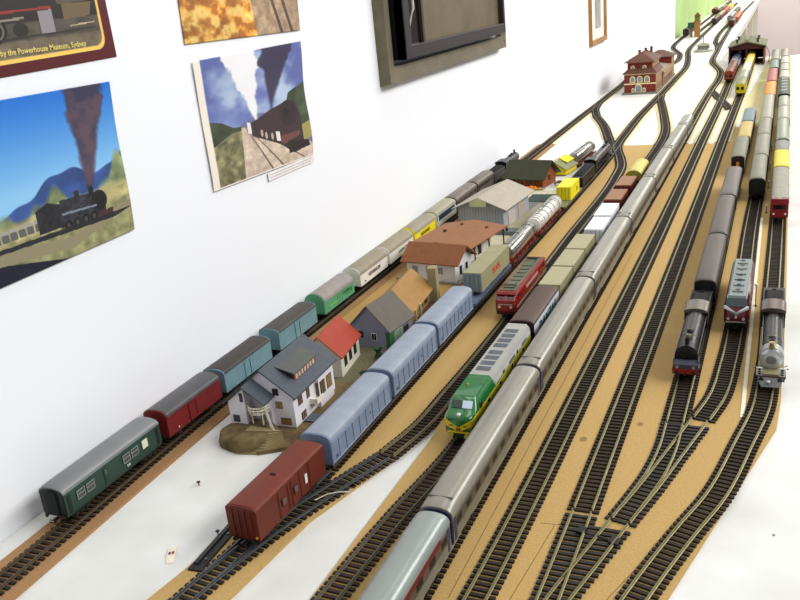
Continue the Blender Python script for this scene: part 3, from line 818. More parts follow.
arched('bright yellow van with yellow arched end and dark lettering', 1478, 1592, '#e9d414', '#a69c88', 'BANANEN', '#5d5a18', 10)
t = coach('white coach with dark blue window band behind the yellow van', -659, 1604, 1722, '#dfe0d4', '#b0aa90', W=34, ze=34, rise=10, nwin=7, band='#24466c', win=(23, 30), gang='#d9e2d8')
coach('brown roofed coach beside the grey goods shed', -659, 1730, 1872, '#6b5a4c', '#7d7266', W=33, ze=34, rise=10, nwin=7)
coach('second brown roofed coach just behind the wall train engine', -659, 1880, 2006, '#5f5146', '#746a5f', W=33, ze=34, rise=10, nwin=7)

def steam(label, x, y0, L=175, col='#1c1b1d', beam='#a8321f', rz=0, smokebox=None, cabroof=None, tender=60, back=False, defl=False, deflcol='#3e4355', bandcol='#55504a',
          boiler=None, z=5, runboard=None, r=11.5, sb=0, sr=0):
    sr = sr or r
    """chimney end at y0 (towards the camera) unless back=True"""
    if back: rz = rz+math.pi; loc = (x, y0+L, z)
    else: loc = (x, y0, z)
    t = thing('steam_locomotive', label, 'locomotive', loc, rz)
    m = M(col, .45, 0, .15, 60, .25); bm_ = M(boiler or col, .36, 0, .12, 60, .35); E = L-tender-5   # engine length
    cz = 27
    MB().box(-14, 14, 4, E-2, 12.5, 14.5).build('running_board', M(runboard or col, .45), t)
    MB().box(-7, 7, 3, E-2, 6, 12.5).build('frame', m, t)
    MB().cyl((0, 22, cz), r, E-58, 'y', 24).build('boiler', bm_, t)
    mm = MB()
    for yy in (34, 50, 66): mm.cyl((0, yy, cz), r+.35, 1.2, 'y', 24)
    mm.build('boiler_band', M(bandcol, .35, .6), t)
    MB().lathe((0, 6+sb, cz), [(3, -2.2), (7, -1.6), (sr-.5, -.4), (sr+.4, 0), (sr+.4, 15.5), (sr-.4, 16)], 'y', 24).build('smokebox', M(smokebox or col, .42, .2), t)
    MB().lathe((0, 2.6+sb, cz), [(.8, 0), (3.4, .6), (3.6, 1.6)], 'y', 12).build('smokebox_door', M(smokebox or col, .3, .3), t)
    MB().lathe((0, 14+sb, cz+sr-1), [(3.2, 0), (2.6, 2), (2.5, 7), (3.3, 8), (3.3, 9), (2.0, 9), (2.0, 6)], n=16).build('chimney', m, t)
    MB().lathe((0, 38, cz+r-1.2), [(4.8, 0), (4.3, 3), (3, 5), (.5, 5.8)], n=16).build('steam_dome', M(bandcol, .3, .5), t)
    MB().lathe((0, 58, cz+r-1.2), [(4.2, 0), (3.8, 2.5), (2.4, 4), (.5, 4.6)], n=16).build('sand_dome', m, t)
    mm = MB()
    for s in (-1, 1): mm.tube([(s*(r+.5), 8, cz+5), (s*(r+.8), E-38, cz+5)], .5)
    mm.build('handrail', STEEL, t)
    cy0 = E-36
    MB().box(-14.5, 14.5, cy0+2, E-4, 14.5, 37).build('cab', m, t)
    MB().prism(arc(15.5, 36.5, 6, 12, 2.1), cy0-1, E).build('cab_roof', M(cabroof or col, .35, .3), t)
    for s in (-1, 1):
        bx(*sorted((s*14.4, s*14.9)), cy0+8, cy0+20, 26, 33).build('cab_window', glass(), t)
        bx(*sorted((s*8, s*13)), cy0+1.6, cy0+2.1, 28, 34).build('cab_window', glass(), t)
    # cylinders, wheels and rods
    for s in (-1, 1):
        MB().cyl((s*12.5, 9, 9), 4, 15, 'y', 14).build('cylinder', m, t)
        for k, yy in enumerate((40, 57, 74)):
            if yy > E-12: continue
            w = MB().cyl((s*9.4-1.2, yy, 8.4), 8.6, 2.4, 'x', 20).build('driving_wheel', M('#2a2424', .4, .3), t)
            sp = MB()
            for a in range(8): 
                an = a*math.pi/4; sp.box(s*10.9-.3, s*10.9+.3, yy-.5+3*math.cos(an), yy+.5+3*math.cos(an), 8.4+3*math.sin(an)-.5, 8.4+3*math.sin(an)+.5)
            sp.build('spoke_boss', STEEL, w)
        MB().box(s*12.4-.5, s*12.4+.5, 24, 62, 7.6, 8.9).build('connecting_rod', STEEL, t)
        MB().box(s*11.5-.4, s*11.5+.4, 38, 76, 5.2, 6.4).build('coupling_rod', STEEL, t)
    wheelset(t, 18, 5); wheelset(t, 30, 5) if E > 100 else None
    MB().box(-15, 15, 0, 2.2, 7.5, 14).build('buffer_beam', M(beam, .45), t)
    for s in (-1, 1):
        MB().cyl((s*10, -3.4, 10.6), 1, 3.6, 'y', 8).cyl((s*10, -3.8, 10.6), 2.6, .9, 'y', 14).build('buffer', DARK, t)
        MB().lathe((s*9.5, -.2, 16.5), [(1.9, 0), (1.6, .6), (1.2, 3)], 'y', 10).build('lamp', M('#c9c4b4', .3, .4), t)
    MB().box(-1.4, 1.4, -5, 0, 7.6, 9).build('coupler', BLACK, t)
    if defl:
        for s in (-1, 1): MB().box(*sorted((s*13.4, s*14.4)), 3, 22, 14.5, 25).build('smoke_deflector', M(deflcol, .45), t)
        MB().prism_x([(.6, 14.0), (.6, 19.5), (6, 23), (10, 23), (10, 14.4)], -14.6, 14.6).build('front_plate', M(deflcol, .45), t)
    # tender
    if tender:
        y = E+4; tl = L-y
        MB().box(-14, 14, y, L, 9, 12).build('tender_frame', m, t)
        MB().box(-14, 14, y+1, L-.5, 12, 31).build('tender_body', m, t, bevel=.8)
        MB().loft([[(-12, y+3, 31), (12, y+3, 31), (12, L-14, 31), (-12, L-14, 31)], [(-9, y+6, 35.5), (8, y+7, 36), (9, L-19, 34.5), (-8, L-20, 34)]]).build('coal_load', M('#161514', .9, 0, .3, 400, .4, 1.0), t)
        MB().cyl((0, L-8, 31), 2.6, 1.4, 'z', 12).build('water_hatch', m, t)
        bogie(t, y+12, 12); bogie(t, L-13, 12)
    return t
steam('black steam engine at the far head of the wall train', -659, 2014, 250, back=True, tender=95, rz=math.radians(.3))

# ---------------------------------------------------------------- platform train (x about -428)
t = van('red brown bogie van at the front of the platform track', 'wagon', -438, 548, 673, '#702712', '#7c3019', W=34, ze=41, rise=3.6, p=2.4, bogies=True, rz=math.radians(-1.5), name='bogie_van', roof_over=.3, rough=.5, endribs=4, doors=None, under='#2a1d1a')
bx(17.5, 18.0, 84, 88, 21, 31).build('label_plate', M('#e6dfd6', .5), t)
for a in (42, 64):
    q = bx(17.5, 17.9, a, a+6, 22, 29).build('window', glass('#3a2521'), t)
    bx(17.8, 18.3, a-1, a, 21, 30).build('window_frame', M('#6b2a1e', .5), q)
m = MB()
for a in (36, 53, 59, 75, 93): m.box(17.5, 17.95, a, a+.7, 11, 39)
m.build('panel_strip', M('#6b2817', .5), t)
bx(-3, 3, 56, 58, 44.4, 46).build('roof_vent', M('#2d1712', .6), t)
MB().cyl((14, -1.2, 13.5), 1.2, 1.4, 'y', 10).build('end_lamp', M('#e0a636', .3), t)
BLU = '#8a9cba'
def bluevan(label, y0, y1):
    t = van(label, 'wagon', -434.5, y0, y1, BLU, '#a4afc0', W=36, ze=37, rise=8.5, p=2.7, ribs=9, name='sliding_wall_van', under='#3b4457', roof_over=.4, roofrough=.42, rough=.45)
    L = y1-y0
    MB().box(18, 18.9, 4, L-4, 34.5, 35.7).box(18, 18.9, 4, L-4, 11, 12).build('door_rail', M('#9aaccd', .4), t)
    side_text('31', 5, 11, 16.5, 18.9, M('#20242e', .5), t)
    side_text('H', 3.4, L*.62, 24, 18.9, M('#20242e', .5), t)
    return t
bluevan('pale blue sliding wall van right behind the red brown van', 686, 842)
bluevan('middle one of the three pale blue sliding wall vans', 851, 1001)
bluevan('pale blue sliding wall van in front of the lettered container', 1009, 1158)
flat('blue grey flat wagon under the container with red lettering', -432, 1166, 1366, '#64748e', W=33, high=14)
t = container('tan container with red lettering on the blue grey flat wagon', -431, 1202, 1356, 24.6, '#aeaa82', W=31, H=32, ribs=0, text='DOOS', tcol='#e04a2c', tsize=14, frame='#9aa7ae')
m = MB()
for yy in (58, 66, 128, 136): 
    for s in (-1, 1): m.cyl((s*9-3, yy, -2.6), 3.2, 6, 'x', 14)
m.box(-10, 10, 50, 145, -2.6, 0); m.box(-2, 2, 20, 24, -5.6, 0)
m.build('trailer_wheels', BLACK, t)
def tanker(label, x, y0, y1, tank='#b9b6ae', fr='#7c2323', r=14.5, ribs=0, z=5, rz=0, metal=.75, straps=True):
    L = y1-y0; t = thing('tank_wagon', label, 'wagon', (x, y0, z), rz)
    cz = 13+r
    MB().lathe((0, 3, cz), [(2, 0), (r*.6, .8), (r*.92, 3), (r, 6), (r, L-12), (r*.92, L-9), (r*.6, L-6.8), (2, L-6)], 'y', 28).build('tank', M(tank, .22 if metal else .4, metal, .04), t)
    MB().box(-13, 13, 0, L, 9, 12.5).build('frame', M(fr, .5), t)
    m = MB()
    for i in range(7):
        yy = 4+(L-8)*i/6
        for s in (-1, 1): m.box(*sorted((s*12, s*14)), yy-1, yy+1, 9, 17)
    m.build('saddle', M(fr, .5), t)
    if ribs:
        m = MB()
        for i in range(ribs): m.cyl((0, 10+(L-20)*i/(ribs-1), cz), r+1.6, 1.6, 'y', 28)
        m.build('tank_ring', M('#d9d8d4', .35), t)
    if straps:
        m = MB()
        for yy in (L*.12, L*.86): m.cyl((0, yy, cz), r+.4, 1.4, 'y', 28)
        m.build('tank_strap', M('#3a3432', .4, .4), t)
    MB().cyl((0, L*.5, cz+r-1), 3.2, 3, 'z', 14).build('dome', M('#8d8b86', .35, .5), t)
    w = MB(); w.box(-1.5, 1.5, L*.18, L*.82, cz+r+.2, cz+r+.8)
    w.tube([(5, L*.3, cz+r-2), (5, L*.3, cz+r+4), (5, L*.7, cz+r+4), (5, L*.7, cz+r-2)], .35); w.build('walkway', M('#8d8b86', .4, .4), t)
    bogie(t, L*.17); bogie(t, L*.83); ends(t, L, M(fr, .5))
    return t
tanker('bright silver tank wagon behind the lettered container', -429, 1376, 1546)
tanker('white ringed silver tank wagon beside the goods shed ramp', -428, 1560, 1752, '#e1dfd9', ribs=7, metal=.1)
flat('flat wagon under the bright yellow container', -427, 1766, 1945, '#8c8f66', high=12)
t = container('bright yellow container on a flat wagon near the black engine', -427, 1822, 1912, 17.2, '#e8d916', W=32, H=30, ribs=0)
side_text('e', 20, 62, 15, 16.5, M('#4e5a22', .5), t)
steam('large black steam engine beyond the yellow container, tender towards us', -428, 1962, 395, back=True, tender=150, beam='#3a1a1a')
tanker('silver tank wagon on a red brown frame standing off the tracks', -497, 2240, 2420, fr='#7c4030', z=-3, rz=math.radians(-4), r=15)

# ---------------------------------------------------------------- red electric locomotive on the curved track
RED = M('#98161a', .28, 0, .08, 30, .6, coat=.4)
t = thing('electric_locomotive', 'red electric locomotive with two roof pantographs', 'locomotive', (-364, 1152, 5), math.radians(.2))
L = 196; w = 16.5
def nose(y, k, zt): return [(-w*k, y, 10), (w*k, y, 10), (w*k, y, 26), (w*k*.92, y, zt), (-w*k*.92, y, zt), (-w*k, y, 26)]
MB().loft([nose(0, .80, 27), nose(2, .92, 28.5), nose(9, .99, 33.5), nose(13, 1, 34.5), nose(L-13, 1, 34.5), nose(L-9, .99, 33.5), nose(L-2, .92, 29), nose(L, .80, 27)]).build('body', RED, t, bevel=.6)
MB().loft([[(-16.2, 7, 34.5), (16.2, 7, 34.5), (16.2, L-7, 34.5), (-16.2, L-7, 34.5)], [(-14.5, 10, 37.5), (14.5, 10, 37.5), (14.5, L-10, 37.5), (-14.5, L-10, 37.5)]]).build('roof', M('#9c3a30', .4), t)
MB().box(-12, 12, 16, L-16, 37.4, 38.4).build('roof_panel', M('#77775f', .6, 0, .2, 40), t)
m = MB()
for yy in (60, 78, 96, 114, 132): m.box(-8, 8, yy, yy+9, 38.4, 39.6)
m.build('roof_grille', M('#6b6c55', .6), t)
for yy, k in ((34, 1), (L-34, -1)):
    m = MB()
    for s in (-1, 1):
        m.tube([(s*8, yy-8*k, 39), (s*7, yy+13*k, 40.5), (s*8, yy-6*k, 42)], .45)
    m.tube([(-12, yy-6*k, 42), (12, yy-6*k, 42)], .7); m.tube([(-9, yy-8*k, 39), (9, yy-8*k, 39)], .8); m.tube([(-9, yy-2*k, 42), (9, yy-2*k, 42)], .6)
    m.build('pantograph', M('#5a5a4c', .4, .5), t)
for s in (-1, 1):
    bx(*sorted((s*(w-.2), s*(w+.4))), 62, 134, 26, 30).build('side_grille', M('#d7b3ac', .4, .3), t)
    bx(*sorted((s*(w-.2), s*(w+.35))), 6, L-6, 15, 16.2).build('trim_line', M('#d9cfc7', .4), t)
    for yy in (18, L-26): bx(*sorted((s*(w-.2), s*(w+.4))), yy, yy+8, 26, 32).build('side_window', glass('#1d1214'), t)
for s in (-1, 1):
    MB().loft([[(s*2 if s > 0 else -12.5, 1.6, 28.2), (12.5 if s > 0 else -2, 1.6, 28.2), (12 if s > 0 else -2, 7.6, 32.8), (s*2 if s > 0 else -12, 7.6, 32.8)],
               [(s*2 if s > 0 else -12.5, 3.6, 28.2), (12.5 if s > 0 else -2, 3.6, 28.2), (12 if s > 0 else -2, 9.6, 32.8), (s*2 if s > 0 else -12, 9.6, 32.8)]]).build('windscreen', glass('#2a1216'), t)
    MB().cyl((s*9, -1.1, 17), 2.2, 1.6, 'y', 14).build('headlamp', M('#e7d9d6', .15, .4), t)
MB().box(-11, 11, -.7, .3, 20.5, 21.6).build('trim_line', M('#d9c5c2', .3, .4), t)
MB().prism_x([(.2, 10), (.2, 5), (5, 3.4), (5, 10)], -13.5, 13.5).build('skirt', M('#6a1416', .45), t)
bogie(t, 42, 26, '#1d1a1b'); bogie(t, L-42, 26, '#1d1a1b'); MB().box(-10, 10, 76, L-76, 4, 10).build('underframe', DARK, t); ends(t, L, DARK)

# ---------------------------------------------------------------- green and yellow diesel (bulldog nose)
GRN = M('#1f7a3a', .25, 0, .08, 20, .6, coat=.5); YEL = M('#e6cf1c', .3, 0, .05, 20, .5, coat=.4); GRYR = M('#b9b8b2', .45, 0, .1, 30)
t = thing('diesel_locomotive', 'green and yellow diesel locomotive with round nose and grey roof', 'locomotive', (-307.5, 778, 5), math.radians(-.1))
L = 244; w = 17.2
def ring(y, k, zt, zm=None, wt=.72):
    zm = zm or 34
    b = w*k
    return [(-b, y, 12.5), (b, y, 12.5), (b, y, min(zm, zt-4)), (b*.95, y, min(zm+4, zt-2)), (b*wt, y, zt), (-b*wt, y, zt), (-b*.95, y, min(zm+4, zt-2)), (-b, y, min(zm, zt-4))]
NK = [(0, .74), (1, .84), (3, .92), (6, .97), (9, .99), (14, 1.0)]
sec = [ring(y, k, zt, 28) for (y, k), zt in zip(NK, (30.2, 31.6, 32.8, 33.6, 34.4, 35.2))] + [ring(21, 1, 44.0, 36), ring(29, 1, 46.5, 37), ring(80, 1, 46.5, 37)]
MB().loft(sec).build('nose_cab', GRN, t)
MB().prism([(-w, 12.5), (w, 12.5), (w, 36), (-w, 36)], 80, L).build('body_side', GRN, t)
sec = [ring(y, 1.0, 46.5, 37) for y in (80.0, L-4)] + [ring(L, .97, 45.5, 37)]
MB().loft([[(a, b, max(c, 36)) for a, b, c in s] for s in sec]).build('roof', GRYR, t)
m = MB()
for s in (-1, 1):
    m.box(*sorted((s*(w-.1), s*(w+.5))), 84, L-4, 33, 38.6)
m.build('roof_side_panel', M('#d3d4d2', .45), t)
for k in range(2):
    m = MB()
    for s in (-1, 1):
        y0 = 114+k*60; m.box(*sorted((s*(w+.3), s*(w+.9))), y0, y0+6, 33.5, 37.5)
    m.build('side_vent', M('#43464a', .4), t)
m = MB()
for y0 in (134, 190):
    for i in range(10): m.box(w+.4, w+.8, y0+i*2.4+8, y0+i*2.4+9.4, 33.8, 37.8)
m.build('side_louvre', M('#8d9196', .4), t)
for i, y0 in enumerate((92, 108, 124, 140, 162, 178, 194, 210)):
    m = MB()
    for k in range(4): m.box(-8.5, 8.5, y0+k*2.9, y0+k*2.9+1.5, 46.4, 47.3)
    m.build('roof_grille', M('#7f8890', .5), t)
# yellow band down both flanks, green lower panels showing through
for s in (-1, 1):
    m = MB(); m.box(*sorted((s*(w-.1), s*(w+.35))), 19, L-2, 22, 30.5); m.build('yellow_band', YEL, t)
    m = MB(); m.box(*sorted((s*(w-.1), s*(w+.35))), 16, L-2, 12.7, 14.5); m.build('sill_line', YEL, t)
    for yy in (54, 100, 150, 200): bx(*sorted((s*(w+.2), s*(w+.7))), yy, yy+6, 25, 29).build('porthole', glass('#2b3a24'), t)
    bx(*sorted((s*(w-.1), s*(w+.5))), 27, 35, 31, 38).build('side_window', glass('#2a2a26'), t)
    MB().cyl((s*(w-1)-1, 24, 33), 1.1, 2.2, 'x', 8).build('mirror', M('#c9a552', .3, .5), t)
# yellow chevron and sill band wrapped round the nose
def nose_pt(y, sx):
    for (a, ka), (b, kb) in zip(NK, NK[1:]+[(99, 1.0)]):
        if a <= y <= b: return sx*w*(ka+(kb-ka)*(y-a)/(b-a))
    return sx*w
for nm, zb_, zt_, dip in (('nose_chevron', 20.5, 28.0, 8.5), ('nose_sill_band', 12.7, 14.8, 0)):
    out = []
    for y in (20, 14, 9, 6, 3, 1): out.append((nose_pt(y, -1), y, 0))
    for f in (-1, -.75, -.5, -.25, 0, .25, .5, .75, 1): out.append((w*.74*f, 0, 1-abs(f)))
    for y in (1, 3, 6, 9, 14, 20): out.append((nose_pt(y, 1), y, 0))
    secs = []
    for k, (px_, py_, d) in enumerate(out):
        q0, q1 = out[max(k-1, 0)], out[min(k+1, len(out)-1)]
        n = Vector((q1[1]-q0[1], -(q1[0]-q0[0]), 0)).normalized()
        side = min(1, py_/14)
        bo, to = zb_-dip*d*.75+side*(3.5 if dip else 0), zt_-dip*d+side*(2.7 if dip else 0)
        o, i_ = n*.45, n*-.5
        secs.append([(px_+i_.x, py_+i_.y, bo), (px_+i_.x, py_+i_.y, to), (px_+o.x, py_+o.y, to), (px_+o.x, py_+o.y, bo)])
    MB().loft(secs).build(nm, YEL, t)
front_text('M', 7, 0, -.75, 17.2, M('#b5261c', .4), t, 'nose_emblem')
MB().box(-10, -6, -.9, -.3, 21.4, 22.6).box(6, 10, -.9, -.3, 21.4, 22.6).build('number_plate', M('#5a4a14', .4), t)
for s in (-1, 1):
    a0_, a1_ = (.8, 12.0) if s > 0 else (-12.0, -.8)
    MB().loft([[(a0_, 14.0, 36.4), (a1_, 14.0, 36.4), (a1_, 19.6, 43.0), (a0_, 19.6, 43.0)], [(a0_, 15.4, 35.4), (a1_, 15.4, 35.4), (a1_, 21, 42.0), (a0_, 21, 42.0)]]).build('windscreen', M('#cfe0f6', .08, .4, .02) if s > 0 else glass('#28352f'), t)
    MB().cyl((s*9, -2.0, 9.6), 2.6, 3.4, 'y', 14).build('buffer', M('#d8c64a', .4), t)
    MB().tube([(s*14.6, 0, 13), (s*14.4, -.6, 18), (s*15.6, 2.4, 24)], .4).build('handrail', M('#c8b860', .3, .5), t)
MB().lathe((0, 4.5, 32.4), [(2.6, 0), (2.4, 1.4), (1.2, 2.2)], n=12).build('headlamp', M('#dfe8df', .15), t)
MB().prism_x([(2, 12.5), (1, 6), (5, 4), (14, 4), (16, 12.5)], -12, 12).build('pilot', M('#1c3b25', .5), t)
MB().tube([(13, 55, 49), (13, 55, 46)], .6).lathe((-4, 50, 46.4), [(1.6, 0), (1.2, 2.6), (.4, 2.8)], n=10).build('horn', M('#c9b46a', .3, .5), t)
bogie(t, 52, 30, '#1b1a18'); bogie(t, L-48, 30, '#1b1a18'); MB().box(-11, 11, 96, L-88, 4.5, 12.5).build('fuel_tank', DARK, t)
MB().box(-12, 12, 20, L-4, 9.5, 12.5).build('underframe', DARK, t); MB().box(-1.6, 1.6, -6, 2, 5, 6.8).build('coupler', BLACK, t)

# brown roofed lettered van and the containers behind the diesel
t = van('brown roofed bogie van with teal lettering on its white side', 'wagon', -304.5, 1030, 1174, '#d9dde2', '#5f473e', W=34, ze=41, rise=5.5, p=2.6, bogies=True, name='bogie_van', arch=False, roof_over=.6, roofrough=.5)
side_text('DANZAS', 22, 76, 26, 17.5, M('#14808c', .5), t, 1.15)
bx(17.0, 17.5, 2, 142, 10.2, 13.5).build('sill_panel', M('#41506e', .5), t)
MB().prism(arc(17.3, 40.7, 6, 12, 2.6)+[(-17.3, 10), (17.3, 10)], -.6, 1.2).build('end_panel', M('#3b2528', .5), t)
flat('long dark red flat wagon carrying three beige containers', -304, 1180, 1460, '#6a2320', W=33, high=14)
c0 = container('foremost beige container next to the brown roofed van', -304, 1184, 1270, 19.2, '#bdb68f', W=33, H=30, ribs=10, group='beige containers on the dark red flat wagon')
def copy_thing(root, loc, label, rz=None):
    r = root.copy(); COL.objects.link(r); r.location = [v*K for v in loc]; r['label'] = label
    if rz is not None: r.rotation_euler.z = rz
    for ch in list(root.children):
        c = ch.copy(); COL.objects.link(c); c.parent = r
        for g in list(ch.children):
            d = g.copy(); COL.objects.link(d); d.parent = c
    return r
copy_thing(c0, (-304, 1276, 19.2), 'middle beige container of the three on one wagon')
copy_thing(c0, (-304, 1368, 19.2), 'rearmost beige container, beside the gap before the white ones')
flat('dark flat wagon carrying two white containers', -301, 1494, 1690, '#3b3636', W=33, high=12)
container('lower front white container before the dark red boxes', -300, 1502, 1588, 17.2, '#dfe4ea', W=33, H=27, ribs=0)
container('rear white container touching the front white one', -300, 1590, 1680, 17.2, '#e9ecef', W=33, H=30.5, ribs=0)
flat('dark red flat wagon under the two tan topped boxes', -302, 1704, 1958, '#5b1f1d', W=33, high=12)
for y0, lb in ((1722, 'nearer dark red box with a tan lid behind the white containers'), (1848, 'farther dark red box with a tan lid before the yellow roofed van')):
    t = container(lb, -304, y0, y0+92, 17.2, '#6e211f', W=34, H=25, ribs=6)
    bx(-16, 16, 1, 91, 25.05, 27.2).build('lid', M('#b0805c', .6), t)
van('pale yellow arched van beyond the dark red boxes', 'wagon', -306, 2010, 2150, '#a79a3a', '#d8cd72', W=34, ze=25, rise=11, p=2.0, roofrough=.6, rz=math.radians(.5))

# ---------------------------------------------------------------- silver train
SILC = '#9fa09a'
names = ['nearest silver coach, cut by the bottom edge of the picture', 'second silver coach, beside the green diesel nose', 'third silver coach, beside the brown roofed lettered van',
         'fourth silver coach, beside the three beige containers', 'fifth silver coach, beside the white containers', 'sixth silver coach, beside the yellow roofed van',
         'seventh silver coach, last but one at the far end', 'short tail silver coach at the far end of the train']
ysil = [(270, 584), (591, 893), (900, 1218), (1225, 1564), (1571, 1896), (1903, 2222), (2229, 2566), (2573, 2750)]
for i, (a, b) in enumerate(ysil):
    t = coach(names[i], -263+(a-270)*.0035, a, b, '#858378' if i else '#8f918e', '#aaa69a' if i else '#aab2ae', W=31, rz=-.0035, ze=37, rise=11, p=2.35, nwin=11, gang='#3f4266', metal=.15, rough=.35,
          rooflines=0, band='#57514a', win=(24, 30.5), wincol='#1e1b1b', rroof=.33, roofmetal=.3, lower=None, name='silver_coach')
    for s in (-1, 1):
        m = MB()
        for zz in (12.5, 15, 17.5, 20): m.box(*sorted((s*15.3, s*15.8)), 9, b-a-9, zz, zz+.9)
        m.build('flute', M('#a8a48f', .3, .6), t)
        for xx in ((16.2, 17.0),): pass
    m = MB()
    for s in (-1, 1):
        for q in (40.6, 43.6):
            xx = {40.6: 14.2, 43.6: 12.1}[q]; m.tube([(s*xx, 4, q+.9), (s*xx, b-a-4, q+.9)], .35, 5)
    m.build('gutter_line', M('#b5b3a8', .3, .4), t)
    for s in (1,):
        m = MB(); m.box(-9, 9, 18, 18.6, 47.6, 48.4).box(-9, 9, 52, 52.6, 47.6, 48.4) if i == 0 else m.box(-12, 12, 14, 14.5, 46.6, 48.4)
        m.build('roof_joint', M('#8c8d88', .4, .4), t)
    if i == 0:
        bx(15.6, 16.1, 20, 290, 31.2, 36.5).build('letter_board', M('#7e1d28', .4), t)

# ---------------------------------------------------------------- loco and train on the track left of the maroon diesel
steam('black steam engine with blue grey smoke deflector plate and red beam', -90.5, 985, 238, sb=5, beam='#a5331f', cabroof='#7d756a', defl=True, bandcol='#6d6a50', tender=64, r=13, deflcol='#474c5c')
for i, (a, b, lb) in enumerate(((1178, 1222, None), )): pass
brn = '#6f645e'
coach('brown grey roofed coach coupled first behind the red beamed black engine', -87.5, 1230, 1468, '#4c423e', '#665b55', W=30, ze=37, rise=9, p=2.6, nwin=9, rroof=.5, gang='#1c1a1c', lower=None)
coach('second brown grey roofed coach behind the black engine', -87, 1476, 1738, '#4c423e', '#6a605a', W=30, ze=37, rise=9, p=2.6, nwin=9, rroof=.5, gang='#1c1a1c')
coach('third brown grey roofed coach, behind the second', -86, 1746, 2000, '#4c423e', '#776d69', W=31, ze=37, rise=9, p=2.6, nwin=9, rroof=.5, gang='#1c1a1c')
t = coach('railcar with pale sides and an orange front light', -85, 2120, 2372, '#d7d6b9', '#85846f', W=30, ze=37, rise=8, p=2.6, nwin=10, rroof=.5, gang='#2a1c16', win=(22, 29), name='railcar')
bx(-3.5, 3.5, -2.9, -2.6, 20, 30).build('headlamp', M('#d8863c', .3), t)
t = coach('cream coach in front of the blue grey one', -83, 2382, 2612, '#cfbf7b', '#cbb46c', W=31, ze=37, rise=7, p=3, nwin=8, rroof=.55)
t = coach('blue grey coach tailing the cream one', -83, 2620, 2850, '#7a8b93', '#7f9197', W=32, ze=38, rise=7, p=3, nwin=8, rroof=.55)

# ---------------------------------------------------------------- maroon nosed diesel
t = thing('diesel_locomotive', 'silver roofed diesel with maroon nose and silver V stripe', 'locomotive', (-42, 1152, 5), math.radians(-.5))
L = 203; w = 15.5
MAR = M('#6e1626', .25, 0, .1, 30, .6, coat=.5); SLV = M('#8e9a9a', .4, .3, .08, 40)
def rg(y, k, zt, z0=11): return [(-w*k, y, z0), (w*k, y, z0), (w*k, y, zt-7), (w*k*.82, y, zt), (-w*k*.82, y, zt), (-w*k, y, zt-7)]
MB().loft([rg(0, .85, 24), rg(2, .95, 27), rg(7, 1, 31), rg(8, 1, 33), rg(16, 1, 40.5), rg(L-16, 1, 40.5), rg(L-7, 1, 33), rg(L, .88, 25)]).build('body', MAR, t)
MB().loft([[(-12, 17, 40.6), (12, 17, 40.6), (12, L-17, 40.6), (-12, L-17, 40.6)], [(-10.5, 19, 43.4), (10.5, 19, 43.4), (10.5, L-19, 43.4), (-10.5, L-19, 43.4)]]).build('roof', SLV, t)
MB().loft([[(-13.5, 6.5, 32), (13.5, 6.5, 32), (12.8, 15.6, 40.6), (-12.8, 15.6, 40.6)], [(-13.5, 8.5, 30), (13.5, 8.5, 30), (12.8, 30, 41.2), (-12.8, 30, 41.2)]]).build('windscreen', M('#4e5a5c', .12, .1), t)
MB().box(-.6, .6, 6, 15, 31.6, 39).build('windscreen_pillar', SLV, t) if False else None
m = MB()
for i in range(6):
    y0 = 34+i*25; m.box(-7, 7, y0, y0+15, 43.3, 44.8)
m.build('roof_hatch', M('#8b9694', .45, .2), t)
m = MB()
for i in range(7): m.cyl((0, 40+i*22, 44.5), 3, 1.3, 'z', 12)
m.build('roof_fan', M('#5f6a6a', .5), t)
for s in (-1, 1):
    m = MB(); m.loft([[(s*15.8, 5.6, 33.4), (s*15.8, 3.4, 30.2), (s*0, -.9, 22.0), (s*0, -.6, 25.6)], [(s*14, 8, 33.4), (s*14, 6, 30.2), (0, 1.5, 22), (0, 1.5, 25.6)]]); m.build('v_stripe', M('#d7dbe2', .2, .6), t)
    MB().cyl((s*9.5, -1.2, 17), 1.9, 1.5, 'y', 12).build('headlamp', M('#e0d8dc', .15, .3), t)
    bx(*sorted((s*(w-.1), s*(w+.3))), 15.5, L-3, 11.2, 33.5).build('side_panel', M('#3f3b42', .4), t)
    for i in range(7): bx(*sorted((s*(w+.1), s*(w+.6))), 34+i*21, 42+i*21, 25, 31).build('side_window', glass('#232126'), t)
MB().cyl((0, -1.9, 19.8), 1.7, 1.4, 'y', 12).build('headlamp', M('#f0e6e2', .12, .3), t)
MB().box(-12.5, 12.5, -1.4, .4, 12, 13.2).build('trim_line', M('#cfc9cc', .3, .4), t)
MB().prism_x([(-.5, 11), (1, 4), (9, 4), (12, 11)], -12.5, 12.5).build('skirt', BLACK, t)
bogie(t, 42, 24, '#1a1818'); bogie(t, L-42, 24, '#1a1818'); MB().box(-10, 10, 74, L-74, 4, 11).build('underframe', DARK, t); ends(t, L, DARK)

# coach train further up the same track
t = coach('dark green fronted coach with grey roof at the head of the far train', -37, 1880, 2122, '#1d2d29', '#85846d', W=31, ze=38, rise=9, p=2.4, nwin=8, gang='#131d1b', rroof=.45)
coach('second grey roofed coach behind the dark green front', -36, 2129, 2390, '#384540', '#8a8971', W=32, ze=38, rise=9, p=2.4, nwin=8, gang='#2a3030', rroof=.45)
coach('third grey roofed coach behind the dark green front', -36, 2397, 2640, '#384540', '#8e8c75', W=32, ze=38, rise=9, p=2.4, nwin=8, gang='#2a3030', rroof=.45)
coach('long pale roofed coach in front of the orange van', -35, 2648, 3120, '#6b6a5c', '#a3a088', W=33, ze=38, rise=9, p=2.4, nwin=14, gang='#8e3b2a', rroof=.45)
van('orange van with red end between the pale coach and red van', 'wagon', -34, 3140, 3480, '#a83c18', '#d98a1c', W=34, ze=36, rise=8, roofrough=.5)
